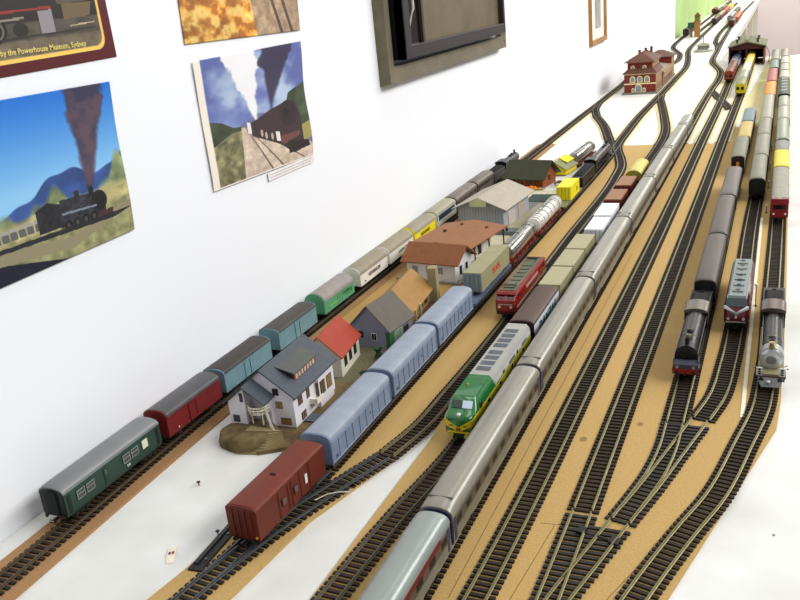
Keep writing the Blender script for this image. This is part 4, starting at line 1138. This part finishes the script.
van('salmon red van behind the orange van', 'wagon', -33, 3500, 3900, '#6e221e', '#b35c4e', W=34, ze=36, rise=8, roofrough=.5)
van('grey green van behind the salmon red van', 'wagon', -31, 3930, 4230, '#3f5a50', '#748c80', W=34, ze=36, rise=8)
van('grey brown van at the far end of the orange van train', 'wagon', -30, 4260, 4720, '#7d7a70', '#9d9a8c', W=34, ze=36, rise=9)

# ---------------------------------------------------------------- outermost track
SF = '#b7b9b4'
t = steam('steam locomotive with bright silver smokebox front and white striped pilot', 4, 984, 262, r=10.8, sr=13.3, sb=15, col='#2b2724', smokebox=SF, boiler='#1d1916', cabroof='#6b5850', bandcol='#8d8a5e', beam='#5b4a42', tender=72, runboard='#a39c74')
MB().lathe((0, 16.6, 27), [(1, -.2), (8, .5), (11.6, 1.6), (13, 3)], 'y', 24).build('smokebox_plate', M('#cfd2d2', .25, .5), t)
MB().lathe((0, 15.2, 27), [(5.2, 0), (5.6, .5), (5.6, 1.8)], 'y', 20).build('smokebox_hatch', M('#8f9294', .3, .4), t)
MB().lathe((0, 21, 41), [(3.4, 0), (2.6, 2.5), (2.6, 6), (3.4, 7), (1.5, 7)], n=16).build('brass_cap', M('#a98f4e', .3, .6), t)
for s in (-1, 1):
    m = MB(); m.box(*sorted((s*9, s*15.5)), 0, 1.5, 14, 24); pl = m.build('step_plate', M('#d9d9d4', .4), t)
    m = MB()
    for k in range(3): m.box(*sorted((s*10.8, s*13.6)), -.5, .2, 15.2+k*2.9, 17.1+k*2.9)
    m.build('slot', BLACK, pl)
    m = MB(); m.cyl((s*18-1, 18, 16), .9, 2, 'x', 8); m.tube([(s*14, 28, 14), (s*18, 28, 16)], .5); m.build('bracket', STEEL, t)
MB().loft([[(-14, -1, 12), (14, -1, 12), (14, 2, 12), (-14, 2, 12)], [(-10, -9, 4), (10, -9, 4), (10, 0, 4), (-10, 0, 4)]]).build('pilot', M('#9a9d9e', .3, .5), t)
MB().lathe((-2, -6.5, 9), [(2.4, 0), (2.2, 1.6), (.6, 2.2)], n=12).build('coupler_pocket', M('#d8d8d6', .3, .4), t)
van('red fronted railcar body with pale ribbed roof', 'railcar', 7.5, 1700, 1988, '#8e1520', '#a39d8c', W=30, ze=37, rise=8, ribs=0, name='railcar', bogies=True, p=2.6)
t = bpy.data.objects['railcar.001'] if 'railcar.001' in bpy.data.objects else bpy.data.objects['railcar']
m = MB()
for i in range(22): m.prism(arc(15.9, 37.2, 8.6, 10, 2.6), 20+i*12, 21.4+i*12)
m.build('roof_rib', M('#cfcabb', .5), t)
MB().box(-11, 11, -.7, .1, 26, 34).build('windscreen', glass('#1a0d10'), t)
for s in (-1, 1):
    MB().cyl((s*10, -1.4, 17), 1.8, 1.3, 'y', 10).build('headlamp', M('#e7dfd8', .2), t)
MB().box(-15.4, 15.4, -.2, 17, 37, 45.4).build('cab_roof', M('#7c131c', .4), t, bevel=2)
van('bright yellow van behind the red fronted railcar', 'wagon', 8, 1998, 2182, '#c9b724', '#dccb34', W=31, ze=37, rise=7.5, bogies=True, p=2.6)
van('small grey van behind the yellow van', 'wagon', 8, 2192, 2312, '#74777a', '#8a8a80', W=30, ze=36, rise=7)
coach('green coach with pale roof beyond the small grey van', 9, 2325, 2632, '#2f5a41', '#8f9a84', W=31, ze=37, rise=9, nwin=9, gang='#20452f')
coach('short white roofed coach with dark end before the dark green engine', 10, 2642, 2862, '#4b4c46', '#aaa896', W=32, ze=37, rise=9, nwin=7)
coach('white roofed coach coupled directly to the dark green engine', 10, 2872, 3082, '#4b4c46', '#a19f8d', W=32, ze=37, rise=9, nwin=7)
t = van('dark green box shaped engine among the white roofed coaches', 'locomotive', 9, 3100, 3560, '#182a20', '#26392c', W=35, ze=40, rise=8, name='diesel_locomotive', bogies=True)
m = MB()
for i in range(5): m.box(-9, 9, 60+i*80, 90+i*80, 47.5, 50)
m.build('roof_grille', M('#9fa796', .5), t)
for k, (a, b, lb) in enumerate(((3580, 3800, 'first white roofed van beyond the dark green engine'), (3820, 4060, 'second white roofed van beyond the dark green engine'), (4080, 4340, 'third white roofed van, last but one at the table end'), (4360, 4740, 'last grey brown roofed van at the far table end'))):
    van(lb, 'wagon', 10, a, b, '#77776c' if k < 3 else '#6f675e', ('#c9c7b6', '#bcbaa9', '#c6c3b3', '#a09485')[k], W=34, ze=36, rise=9, p=2.2)
# small signal lamps between the two right hand tracks
def signal(label, x, y, h=34):
    t = thing('track_signal', label, 'signal', (x, y, 0))
    MB().cyl((0,0,0), 2.6, 1.2).build('base', DARK, t); MB().cyl((0,0,1.2), .7, h).build('post', STEEL, t)
    MB().lathe((0,0,h+1), [(.8,0),(2.4,.8),(2.4,3.4),(.8,4.2)], n=12).build('lamp_head', M('#e8e2d0', .3), t)
signal('small signal post left of the silver fronted engine tender', -20, 1262, 30)
for i, yy in enumerate((1790, 2000, 2190, 2420)):
    signal(('nearest of the small post lamps between the two far right trains', 'second nearest post lamp between the two far right trains',
            'third nearest post lamp between the two far right trains', 'farthest post lamp between the two far right trains')[i], -16, yy, 12)

# ---------------------------------------------------------------- engine shed with its trains
t = thing('engine_shed', 'two road engine shed with dark red walls and olive roof', 'building', (-160, 4540, 0))
BR = M('#5a1f1c', .7, 0, .2, 90)
bx(-80, -74, 0, 330, 0, 83).build('side_wall', BR, t); bx(74, 80, 0, 330, 0, 83).build('side_wall', M('#9c5a34', .7, 0, .2, 90), t)
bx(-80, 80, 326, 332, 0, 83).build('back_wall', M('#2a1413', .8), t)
MB().prism([(-80, 72), (80, 72), (80, 83), (0, 104), (-80, 83)], 0, 5).build('front_gable', M('#4a1b1a', .7), t)
bx(-4, 4, 0, 8, 0, 72).build('centre_post', BR, t)
MB().prism([(-86, 82), (0, 105), (86, 82), (86, 87), (0, 111), (-86, 87)], -8, 340).build('roof', M('#7c7f5c', .7, 0, .15, 60), t)
for xx in (-46, 46):
    for yy in (60, 240): MB().box(xx-5, xx+5, yy-5, yy+5, 92, 112).box(xx-7, xx+7, yy-7, yy+7, 112, 116).build('smoke_vent', M('#4d5140', .7), t)
MB().box(-7, 7, 20, 310, 108, 115).build('ridge_vent', M('#8b8d6a', .7), t)
t = van('yellow fronted railcar leading the train out of the shed', 'railcar', -139, 3440, 3640, '#cfc21c', '#93905a', W=34, ze=36, rise=8, name='railcar', bogies=True)
for s in (-1, 1): bx(s*8-5, s*8+5, -.8, -.2, 22, 33).build('windscreen', glass('#22240c'), t)
coach('silver grey coach behind the yellow fronted railcar', -139, 3650, 3900, '#6e6d62', '#a9a690', W=33, ze=37, rise=9, nwin=7, gang='#2d2a28')
coach('pale coach between the grey coach and the yellow one', -139, 3910, 4180, '#b1b4a5', '#d9d6bf', W=33, ze=37, rise=9, nwin=7)
coach('yellow roofed coach reaching into the engine shed', -138.5, 4190, 4690, '#c4ab3a', '#e3ca55', W=33, ze=37, rise=9, nwin=14)
t = van('orange red engine standing just outside the shed on the left', 'locomotive', -203, 3880, 4080, '#9a3e1e', '#8a3c22', W=34, ze=34, rise=10, name='diesel_locomotive', bogies=True)
for s in (-1, 1): bx(s*8-4, s*8+4, -.8, -.2, 18, 28).build('windscreen', glass('#1e0f0a'), t)
van('brown orange wagon behind the orange red engine', 'wagon', -203, 4100, 4330, '#a85a2a', '#7a3c22', W=33, ze=34, rise=8)
van('dark van with white banded end inside the shed mouth', 'wagon', -203, 4345, 4700, '#c8cdd8', '#2e3a55', W=34, ze=36, rise=12, p=2)
# stacked wire post beside the shed
t = thing('wire_post', 'thin grey bent post leaning at the right of the engine shed', 'post', (-62, 4600, 0))
MB().tube([(0,0,0), (4,0,40), (-14,0,78)], 1.6).build('post', M('#5a5f60', .5), t)

# ---------------------------------------------------------------- buildings
def gable(t, w, l, ze, zr, wall, roof, zb=0, oh=4, th=1.6, ohy=None, wallmat=None):
    """ridge along local y, centred on the empty"""
    wl = M(wall, .7, 0, .05, 60); a, b = w/2, l/2; ohy = oh if ohy is None else ohy
    MB().prism([(-a, zb), (a, zb), (a, ze), (0, zr), (-a, ze)], -b, b).build('walls', wl, t)
    sl = (zr-ze)/a
    for s in (-1, 1):
        x1, z1 = s*(a+oh), ze-sl*oh
        MB().prism([(0, zr), (x1, z1), (x1, z1+th), (0, zr+th)], -b-ohy, b+ohy).build('roof_slope', M(roof, .65, 0, .1, 90), t)
    return t
def win_y(t, x0, x1, z0, z1, y, s=-1, frame='#6b4326', pane='#8f8a70', mull=True):   # window in a wall facing -y/+y
    a, b = sorted((y, y+s*.5)); f = bx(x0, x1, a, b, z0, z1).build('window', M(frame, .5), t)
    a, b = sorted((y+s*.4, y+s*.8))
    m = MB(); xm = (x0+x1)/2
    if mull: m.box(x0+.8, xm-.4, a, b, z0+.8, z1-.8).box(xm+.4, x1-.8, a, b, z0+.8, z1-.8)
    else: m.box(x0+.8, x1-.8, a, b, z0+.8, z1-.8)
    m.build('pane', M(pane, .25), f)
def win_x(t, y0, y1, z0, z1, x, s=1, frame='#6b4326', pane='#8f8a70'):
    a, b = sorted((x, x+s*.5)); f = bx(a, b, y0, y1, z0, z1).build('window', M(frame, .5), t)
    a, b = sorted((x+s*.4, x+s*.8)); ym = (y0+y1)/2
    MB().box(a, b, y0+.8, ym-.4, z0+.8, z1-.8).box(a, b, ym+.4, y1-.8, z0+.8, z1-.8).build('pane', M(pane, .25), f)

# villa on a stone mound
t = thing('rock_mound', 'rounded brown stone mound with pale steps in front of the white villa', 'mound', (-560, 742, -3))
m = MB(); rings = []
for r_, z_ in ((1.0, 0), (1.02, 6), (.98, 11), (.88, 15), (.6, 17)):
    rings.append([(36*r_*math.cos(a)*(1+.05*math.sin(5*a+z_)), 32*r_*math.sin(a)*(1+.06*math.sin(4*a)), z_) for a in [2*math.pi*i/36 for i in range(36)]])
m.loft(rings).build('stone_base', M('#8f7a54', .9, 0, .3, 70, .2, 1.0, hex2='#5f4f35'), t)
m = MB()
for i in range(9): m.loft([[(2, -34+i*3.2, 0), (34, -28+i*3.2, 0), (48, 4, 0), (2, 6, 0)], [(2, -34+i*3.2, 2+i*1.9), (34, -28+i*3.2, 2+i*1.9), (46, 2, 2+i*1.9), (2, 4, 2+i*1.9)]])
m.build('steps', M('#a8966c', .85, 0, .1, 100), t)
MB().prism_z([(30,-30),(62,-10),(64,20),(20,20)], 0, 5).build('stone_apron', M('#8f7a54', .9, 0, .3, 70, .2, 1.0, hex2='#75633f'), t)
VW = '#e4e0e6'; VR = '#565d68'
v = thing('villa', 'white villa with slate grey roofs, dormer and curved balcony on a stone mound', 'house', (-552, 822, 3), .032)
w_, l_ = 39, 51
MB().prism([(-w_, 0), (w_, 0), (w_, 42), (0, 71), (-w_, 42)], -l_, l_+6).build('main_walls', M(VW, .65, 0, .03, 60), v)
sl = 29/39
for s in (-1, 1):
    x1 = s*(w_+5); z1 = 42-sl*5
    MB().prism([(0, 71), (x1, z1), (x1, z1+2), (0, 73.4)], -l_-3, l_+11).build('roof_slope', M(VR, .6, 0, .12, 120), v)
# left wing, ridge parallel to the main one, recessed on its right half behind the balcony
FW = -l_-21; WX = 13
MB().prism([(-50+WX, -3), (-27+WX, -3), (-27+WX, 57), (-50+WX, 39)], FW, -l_+30).build('wing_walls', M(VW, .65, 0, .03, 60), v)
MB().prism([(-27+WX, -3), (-2+WX, -3), (-2+WX, 40), (-27+WX, 57)], FW+15, -l_+5).build('recess_walls', M('#dcd8e2', .65), v)
for q in (((-26, 59), (-55, 36.5), (-55, 38.2), (-26, 61.2)), ((-26, 59), (2, 39), (2, 40.8), (-26, 61.2))):
    MB().prism([(x_+WX, z_) for x_, z_ in q], FW-4, -l_+38).build('wing_roof_slope', M(VR, .6, 0, .12, 120), v)
# low dormer on the right hand slope
MB().prism_x([(-26, 44), (30, 44), (30, 60), (-26, 60)], 12, 30).build('dormer_body', M('#4d3a36', .6), v)
MB().loft([[(8, -30, 66.5), (34, -30, 59), (34, 34, 59), (8, 34, 66.5)], [(8, -30, 68), (34, -30, 60.6), (34, 34, 60.6), (8, 34, 68)]]).build('dormer_roof', M('#666a68', .65), v)
bx(30, 30.8, -26, 30, 49, 59).build('dormer_front', M('#b5502c', .6), v)
for i in range(7): bx(30.8, 31.3, -23+i*7.4, -18.6+i*7.4, 50.5, 57.5).build('dormer_window', M('#d9c9b0', .4), v)
win_y(v, 13, 21, 41, 50, -l_, frame='#5a2c24', pane='#3c2c34'); win_y(v, 15, 24, 24, 33, -l_, frame='#7a5a30', pane='#b5a06a'); win_y(v, 19, 33, 3, 12, -l_, frame='#6b4526', pane='#9b8350')
win_y(v, -46+WX, -37+WX, 13, 22, FW, frame='#4a4452', pane='#5d5668'); win_y(v, -33+WX, -28.5+WX, 40, 51, FW, frame='#3d3544', pane='#57506a', mull=False)
win_y(v, -17+WX, -9+WX, 35, 42, FW+15, frame='#3f3b34', pane='#5a5548', mull=False); win_y(v, -18+WX, -7+WX, 9, 24, FW+15, frame='#d9d6c8', pane='#8b8b74')
for a, b, c, d in ((-40, -29, 23, 39), (-18, -10, 22, 40), (-36, -24, 2, 12)): win_x(v, a, b, c, d, w_, pane='#7d6a50', frame='#5f3a26')
MB().box(w_, w_+5, 6, 44, -3, 36).build('bay_walls', M(VW, .65), v)
win_x(v, 9, 22, 14, 32, w_+5, frame='#5c3324', pane='#7f6a4c'); win_x(v, 27, 41, 14, 32, w_+5, frame='#6b4a26', pane='#a58f5c'); win_y(v, w_+.6, w_+4.4, 14, 32, 6, frame='#5a2c24')
MB().box(w_, w_+10, -12, 6, 12, 13).box(w_+9, w_+10, -12, 6, 13, 19).box(w_, w_+10, -12, -11.2, 13, 19).build('side_balcony', M('#e9e3cf', .5), v)
bal = []
for i in range(9):
    a = math.pi*(1+i/8.); bal.append((-14+WX+13*math.cos(a), FW+11+15*math.sin(a)))
MB().prism_z(bal+[(-1+WX, FW+15), (-27+WX, FW+15)], 25, 27).build('balcony_slab', M('#dcd6c0', .6), v)
m = MB()
for (x_, y_) in bal: m.cyl((x_, y_, 27), .5, 7, 'z', 6)
m.tube([(x_, y_, 34) for x_, y_ in bal], .9); m.tube([(x_, y_, 30.5) for x_, y_ in bal], .7)
m.build('balcony_rail', M('#e9e3cf', .5), v)
for x_ in (-20+WX, -6+WX): MB().cyl((x_, FW+1, 12), .9, 13, 'z', 8).build('balcony_post', M('#e9e3cf', .5), v)
MB().loft([[(9, FW+4, 24), (11, FW+4, 24), (11, FW+4, 33), (9, FW+4, 33)], [(27, FW-10, 0), (29, FW-10, 0), (29, FW-10, 9), (27, FW-10, 9)]]).build('stair_wall', M('#ece8e0', .6), v)
bx(w_+1, w_+15, -34, -14, 0, 1).build('terrace', M('#6d7080', .7), v)

# small red roofed house
t = thing('small_house', 'small red roofed house with green shutters behind the villa', 'house', (-556, 953, 0), .129)
gable(t, 56, 76, 32, 58, '#d8d4c4', '#b8432c', oh=4)
for yy in (-26, -6, 14): win_x(t, yy, yy+11, 10, 25, 28, frame='#2c6a3c', pane='#262a26')
win_y(t, 4, 14, 12, 24, -38, frame='#e6e3d6', pane='#2b2b2a'); win_y(t, -16, -6, 12, 24, -38, frame='#e6e3d6', pane='#2b2b2a')
bx(-5, 5, -39, -38, 0, 18).build('door', M('#2c6a3c', .5), t)
t = thing('small_house', 'lilac walled house with brown grey roof behind the blue vans', 'house', (-523, 1053, 0), -.139)
gable(t, 66, 64, 31, 64, '#a3a6bd', '#6e675c', oh=4)
win_y(t, 2, 11, 12, 23, -32, frame='#e6e3ea', pane='#22242a'); win_y(t, -20, -12, 14, 24, -32, frame='#27504e', pane='#1c2a2c')
bx(27, 33.4, -32.6, -20, 0, 27).build('corner_panel', M('#3d7a46', .6), t); win_x(t, -16, 0, 8, 24, 33, frame='#cfe0c4', pane='#8fae84'); win_x(t, 6, 20, 8, 22, 33, frame='#2c5a34', pane='#2a3a2c')
bx(-30, -26, -32.8, -32, 0, 20).build('door', M('#2b5b4a', .6), t)
for yy, xx, lb in ((985, -500, 'small dark green bush beside the lilac house front'), (908, -486, 'small green bush at the red roofed house corner')):
    m = MB(); rs = random.Random(int(yy))
    for k in range(26):
        a = rs.uniform(0, 6.28); rr = rs.uniform(0, 6); z_ = rs.uniform(2, 15); s_ = rs.uniform(2, 3.6)
        m.lathe((rr*math.cos(a), rr*math.sin(a), z_), [(s_*.3, 0), (s_, s_*.5), (s_*.8, s_*1.1), (s_*.2, s_*1.5)], n=6)
    b = thing('model_bush', lb, 'bush', (xx, yy, 0)); m.build('foliage', M('#2d5236', .9, 0, .3, 200), b); MB().cyl((0,0,0), .8, 6).build('stem', M('#4a3a28', .8), b)
# tan roofed house with lean chimney wall
t = thing('small_house', 'tan roofed house with cream posts and a tall side wall', 'house', (-536, 1160, 0), .095)
gable(t, 62, 108, 28, 54, '#a58a58', '#b58848', oh=7)
bx(30, 44, 50, 66, 0, 58).build('chimney_wall', M('#b3a77f', .75), t)
m = MB()
for yy in (-56, -30): m.cyl((40, yy, 0), 1.6, 28, 'z', 8)
m.build('porch_post', M('#d8c98a', .6), t); win_x(t, -10, 8, 8, 22, 31, frame='#5b4326', pane='#3a3026'); win_x(t, 18, 34, 8, 22, 31, frame='#5b4326', pane='#3a3026')
bx(31, 62, -52, 52, 0, 1.5).build('brown_terrace', M('#6d4a34', .85), t)
# brown roofed station house with platform canopy
s = thing('station_house', 'white station house with broad brown roofs and platform canopy', 'house', (-539, 1338, 0), -.147)
BRN = M('#9c6139', .65, 0, .1, 90)
MB().prism_x([(-30, 0), (30, 0), (30, 38), (0, 60), (-30, 38)], -48, 48).build('front_walls', M('#dcdde2', .65, 0, .04, 60), s)
for k in (-1, 1):
    MB().prism_x([(0, 60), (k*36, 34.5), (k*36, 36.3), (0, 62.6)], -58, 58).build('roof_slope', BRN, s)
bx(-70, 20, 30, 170, 0, 42).build('rear_walls', M('#dedac8', .65), s)
MB().loft([[(-84, y, 43), (-18, y, 53), (50, y, 45), (50, y, 47), (-18, y, 55.4), (-84, y, 45)] for y in (26, 182)]).build('canopy_roof', M('#a8724a', .65, 0, .1, 90), s)
for xx, yy in ((-42, 104), (4, 84), (22, 150), (-30, 150)): MB().cyl((xx, yy, 47.5 if xx > 0 else 51), 3.4, 4.4, 'z', 10).build('roof_stain', M('#4f3226', .8), s)
for yy in (48, 106, 168):
    MB().cyl((47, yy, 0), 1.4, 45, 'z', 8).box(20, 48, yy-1, yy+1, 40, 43).build('canopy_post', M('#4a2b20', .6), s)
for xx in (-10, 14): win_y(s, xx, xx+10, 16, 29, -30, frame='#dfe0e6', pane='#9aa2b2')
win_y(s, -38, -26, 12, 28, -30, frame='#bcb8b0', pane='#9aa2b2')
for yy in (-14, 8): win_x(s, yy, yy+8, 12, 28, 48, frame='#4a3830', pane='#2e2a2c')
for yy in (60, 112): win_x(s, yy, yy+14, 8, 26, 20, frame='#6d5a44', pane='#3c3833')
bx(-70, 58, -34, 176, 0, 4).build('platform', M('#a9a59a', .8), s)
# grey goods shed
s = thing('goods_shed', 'grey goods shed with broad pale roof and loading deck', 'shed', (-548, 1700, 0), -.08)
gable(s, 100, 150, 53, 73, '#b6b9be', '#c6bcab', zb=4, oh=11, ohy=11)
m = MB()
for i in range(16): xx = -48+i*6.2; m.box(xx, xx+.9, -75.7, -75, 6, 52+(50-abs(xx))*.38)
m.build('board_line', M('#8e9298', .7), s)
MB().prism([(-18, 56), (18, 56), (18, 66), (0, 73.5), (-18, 66)], -86.6, -85).build('gable_sign', M('#c9cc98', .6), s)
bx(50, 51, -50, -10, 8, 38).build('sliding_door', M('#cfc6ba', .6), s); bx(50, 51, 10, 50, 8, 38).build('sliding_door', M('#c6b8a8', .6), s)
bx(-62, 86, -92, 150, -.5, 8).build('loading_deck', M('#7e8484', .8, 0, .1, 60), s); bx(52, 84, -70, 140, 8, 9).build('deck_planks', M('#b3ad93', .8), s)
bx(58, 62, -88, -84, 8, 14).build('deck_stop', DARK, s)
# green roofed platform piece and brick depot
tag(bx(-36, 30, -32, 34, 0, 9).build('loading_platform', M('#2f4a45', .7), None, loc=(-485, 1880, 0)), 'dark green flat platform between goods shed and yellow container', 'platform')
s = thing('brick_house', 'small orange brick house with dark green roof near the black engine', 'house', (-562, 2060, 0), -.19)
MB().prism_x([(-38, 0), (38, 0), (38, 26), (0, 58), (-38, 26)], -48, 48).build('brick_walls', M('#a4592f', .75, 0, .3, 200, .3), s)
for k in (-1, 1): MB().prism_x([(0, 58), (k*50, 20), (k*50, 22.5), (0, 61)], -58, 58).build('roof_slope', M('#46492f', .65, 0, .15, 80), s)
for xx in (-34, -12, 12): win_y(s, xx, xx+10, 6, 18, -38, frame='#d8a24a', pane='#5a3a20')
win_x(s, -8, 6, 10, 26, 48, frame='#c98a4a', pane='#4a2c1c')
bx(-54, 56, -58, -38, 0, 2).build('terrace', M('#c9a060', .85, 0, .2, 200), s)
def heap(label, x, y, c, r=9, n=14, seed=1):
    t = thing('goods_heap', label, 'goods heap', (x, y, 0)); rs = random.Random(seed); m = MB()
    for k in range(n):
        a = rs.uniform(0, 6.28); q = rs.uniform(0, r); s_ = rs.uniform(2.5, 4.5)
        m.lathe((q*math.cos(a), q*math.sin(a), 2.0 if q > r*.5 else 3.2), [(s_*.5, 0), (s_, s_*.6), (s_*.7, s_*1.4), (.4, s_*1.7)], n=7)
    m.build('heap', M(c, .8, 0, .25, 200), t)
heap('orange heap in front of the small brick house', -545, 1992, '#e08a2a', 13, 26, 3)
heap('brown grey heap right of the small brick house', -492, 2050, '#8b6c50', 12, 18, 5)
s = thing('yellow_hut', 'yellow ended hut with pale green roof behind the brick house', 'hut', (-522, 2200, 0), -.15)
gable(s, 60, 78, 15, 33, '#e4cd1e', '#9a9d72', oh=4)
MB().prism([(-22, 24.5), (0, 35.5), (22, 24.5), (22, 26.5), (0, 37.5), (-22, 26.5)], -6, 46).build('yellow_cover', M('#e9d31c', .6), s)
win_y(s, -8, 8, 4, 14, -39, frame='#b8a83a', pane='#7a7440')

# red brick main station far left
s = thing('main_station', 'red brick two storey station with brown roofs and chimneys by the wall', 'station', (-535, 3700, 0), 0)
s.scale = (.9, 1, .93)
RB = M('#8a3526', .75, 0, .15, 160); RF = M('#6f4937', .7, 0, .12, 90); ST = M('#e6d8a8', .6); RB2 = M('#b8906a', .7, 0, .1, 60)
w1 = 70
bx(-w1-8, w1+9, -22, 640, -3, 3).build('plinth', M('#85857a', .8), s)
bx(-w1, w1, 0, 190, 3, 84).build('lower_walls', RB, s)
bx(w1, w1+.8, 1, 189, 3, 84).build('side_render', RB2, s)
MB().loft([[(-w1-8, -9, 84), (w1+8, -9, 84), (w1+8, 198, 84), (-w1-8, 198, 84)], [(-w1+14, 14, 104), (w1-14, 14, 104), (w1-14, 198, 104), (-w1+14, 198, 104)]]).build('lower_roof', RF, s)
bx(-w1+12, w1-18, 20, 230, 96, 132).build('upper_walls', RB, s); bx(w1-18, w1-17.2, 21, 229, 96, 132).build('side_render', RB2, s)
MB().loft([[(-w1-4, 4, 131), (w1-2, 4, 131), (w1-2, 246, 131), (-w1-4, 246, 131)], [(-6, 60, 168), (2, 60, 168), (2, 190, 168), (-6, 190, 168)]]).build('upper_roof', RF, s)
for xx, yy in ((-10, 60), (4, 150), (22, 200)): MB().box(xx-5, xx+5, yy-5, yy+5, 150, 180).box(xx-6, xx+6, yy-6, yy+6, 176, 179).build('chimney', M('#7d4034', .7), s)
for zz in (38, 80): bx(-w1-.6, w1+.6, -1.2, 0, zz, zz+5).build('stone_band', ST, s)
def archwin(x, z, w, h, y=-1):
    f = MB().prism([(x-w/2, z), (x+w/2, z)]+[(x+w/2*math.cos(a), z+h+w/2*math.sin(a)) for a in [math.pi*i/8 for i in range(9)]], y-1.2, y).build('window', ST, s)
    q = w-7; MB().prism([(x-q/2, z+3), (x+q/2, z+3)]+[(x+q/2*math.cos(a), z+h+q/2*math.sin(a)) for a in [math.pi*i/8 for i in range(9)]], y-2.0, y-1.0).build('pane', M('#8fa3a0', .3), f)
for xx in (-32, 0, 32): archwin(xx, 46, 25, 16)
archwin(-6, 4, 30, 20); archwin(-30, 4, 14, 12); archwin(20, 4, 14, 12)
for xx in (-34, 18): archwin(xx, 99, 18, 10, 20)
bx(20, 78, 200, 520, 3, 66).build('hall_walls', RB2, s)
MB().loft([[(-60, 188, 84), (84, 188, 58), (84, 520, 58), (-60, 520, 84)], [(-60, 188, 88), (84, 188, 62), (84, 520, 62), (-60, 520, 88)]]).build('hall_roof', M('#9d9a86', .7), s)
bx(-60, 20, 200, 520, 3, 80).build('rear_hall_walls', RB, s)
bx(-50, 74, 520, 630, 3, 100).build('end_pavilion', RB, s)
bx(74, 74.8, 521, 629, 3, 100).build('side_render', RB2, s)
MB().loft([[(-62, 508, 99), (86, 508, 99), (86, 642, 99), (-62, 642, 99)], [(0, 570, 128), (24, 570, 128), (24, 585, 128), (0, 585, 128)]]).build('pavilion_roof', RF, s)
for yy in (30, 80, 130): bx(w1+.7, w1+1.4, yy, yy+22, 10, 32).build('side_window', M('#6a5a48', .4), s)
for yy in (230, 290, 350, 410, 470): bx(78, 78.8, yy, yy+30, 8, 36).build('side_door', M('#4f4a3e', .5), s)

# ---------------------------------------------------------------- far end of the narrow table
t = thing('fountain_model', 'grey model kiosk with a thin pole on the far table', 'model', (-425, 5430, -3))
MB().lathe((0,0,0), [(52,0),(54,6),(46,10),(40,12)], n=24).build('round_base', M('#b7b5a4', .7, 0, .2, 60), t)
MB().loft([[(-34,-24,12),(34,-24,12),(34,24,12),(-34,24,12)], [(-30,-20,34),(30,-20,34),(30,20,34),(-30,20,34)]]).build('kiosk_body', M('#8d8f82', .6), t)
MB().loft([[(-40,-30,34),(40,-30,34),(40,30,34),(-40,30,34)], [(-16,-6,48),(16,-6,48),(16,6,48),(-16,6,48)]]).build('kiosk_roof', M('#a5a18c', .6), t)
MB().cyl((0,0,48), 2, 60).build('pole', M('#8d8470', .5), t); MB().cyl((34,-34,10), 7, 8).build('lamp', M('#f4f1e4', .4), t)
t = thing('signal_cabin', 'orange tan signal cabin with green side box before the green wall', 'cabin', (-560, 6600, -3))
bx(-18, 18, -26, 26, 0, 100).build('tower', M('#b98248', .7, 0, .15, 60), t); bx(-23, 23, -32, 32, 100, 108).build('cornice', M('#a5753f', .7), t)
bx(-16, 16, -22, 22, 108, 140).build('cabin_room', M('#7f7a3c', .6), t)
MB().loft([[(-22,-28,140),(22,-28,140),(22,28,140),(-22,28,140)], [(-5,-7,162),(5,-7,162),(5,7,162),(-5,7,162)]]).build('cabin_roof', M('#7a512c', .7), t)
bx(-62, -20, -20, 20, 60, 100).build('side_box', M('#2f5a44', .6), t); bx(-48, -32, -10, 10, 0, 60).build('side_post', M('#8d7a5a', .6), t)
van('dark brown wagon on the far wall track before the signal cabin', 'wagon', -640, 6620, 6900, '#3a1f22', '#4a2a2a', W=38, ze=40, rise=10)
farset = [(-640, 9300, 9650, '#5a2420', '#6b2c26', 'reddish brown wagon alone on the far wall track'),
 (-580, 9000, 9500, '#3c2c2a', '#4b3a34', 'dark brown wagon on the middle far track'),
 (-580, 9560, 10200, '#6b5a50', '#8a7a70', 'grey brown wagon behind the dark brown far wagon'),
 (-527, 7700, 8150, '#4c2e2a', '#6a5a4c', 'dark nosed wagon heading the far red train'),
 (-526, 8200, 8900, '#7e4a44', '#a99a86', 'long pale roofed wagon in the far red train'),
 (-525, 8960, 9560, '#9a3a34', '#b8584c', 'bright red wagon near the green wall end'),
 (-525, 9620, 10300, '#c9a24a', '#dcb95a', 'yellow wagon behind the bright red far wagon'),
 (-372, 7250, 7600, '#5a2418', '#4a241c', 'dark red brown wagon at the front of the far right siding'),
 (-364, 7660, 8500, '#a5461f', '#c9642c', 'long orange wagon beside the narrow table edge'),
 (-417, 7900, 8600, '#8d8a98', '#aaa6b4', 'lilac grey wagon on the far siding'),
 (-417, 8680, 9400, '#4a4034', '#5f5446', 'dark wagon behind the lilac grey one'),
 (-580, 10300, 11000, '#2c2a3c', '#3a3850', 'dark blue wagon at the very top of the picture')]
for x, a, b, c1, c2, lb in farset:
    van(lb, 'wagon', x, a, b, c1, c2, W=42 if x in (-372, -364) else 40, ze=38, rise=10, rz=math.atan2(0, 1))
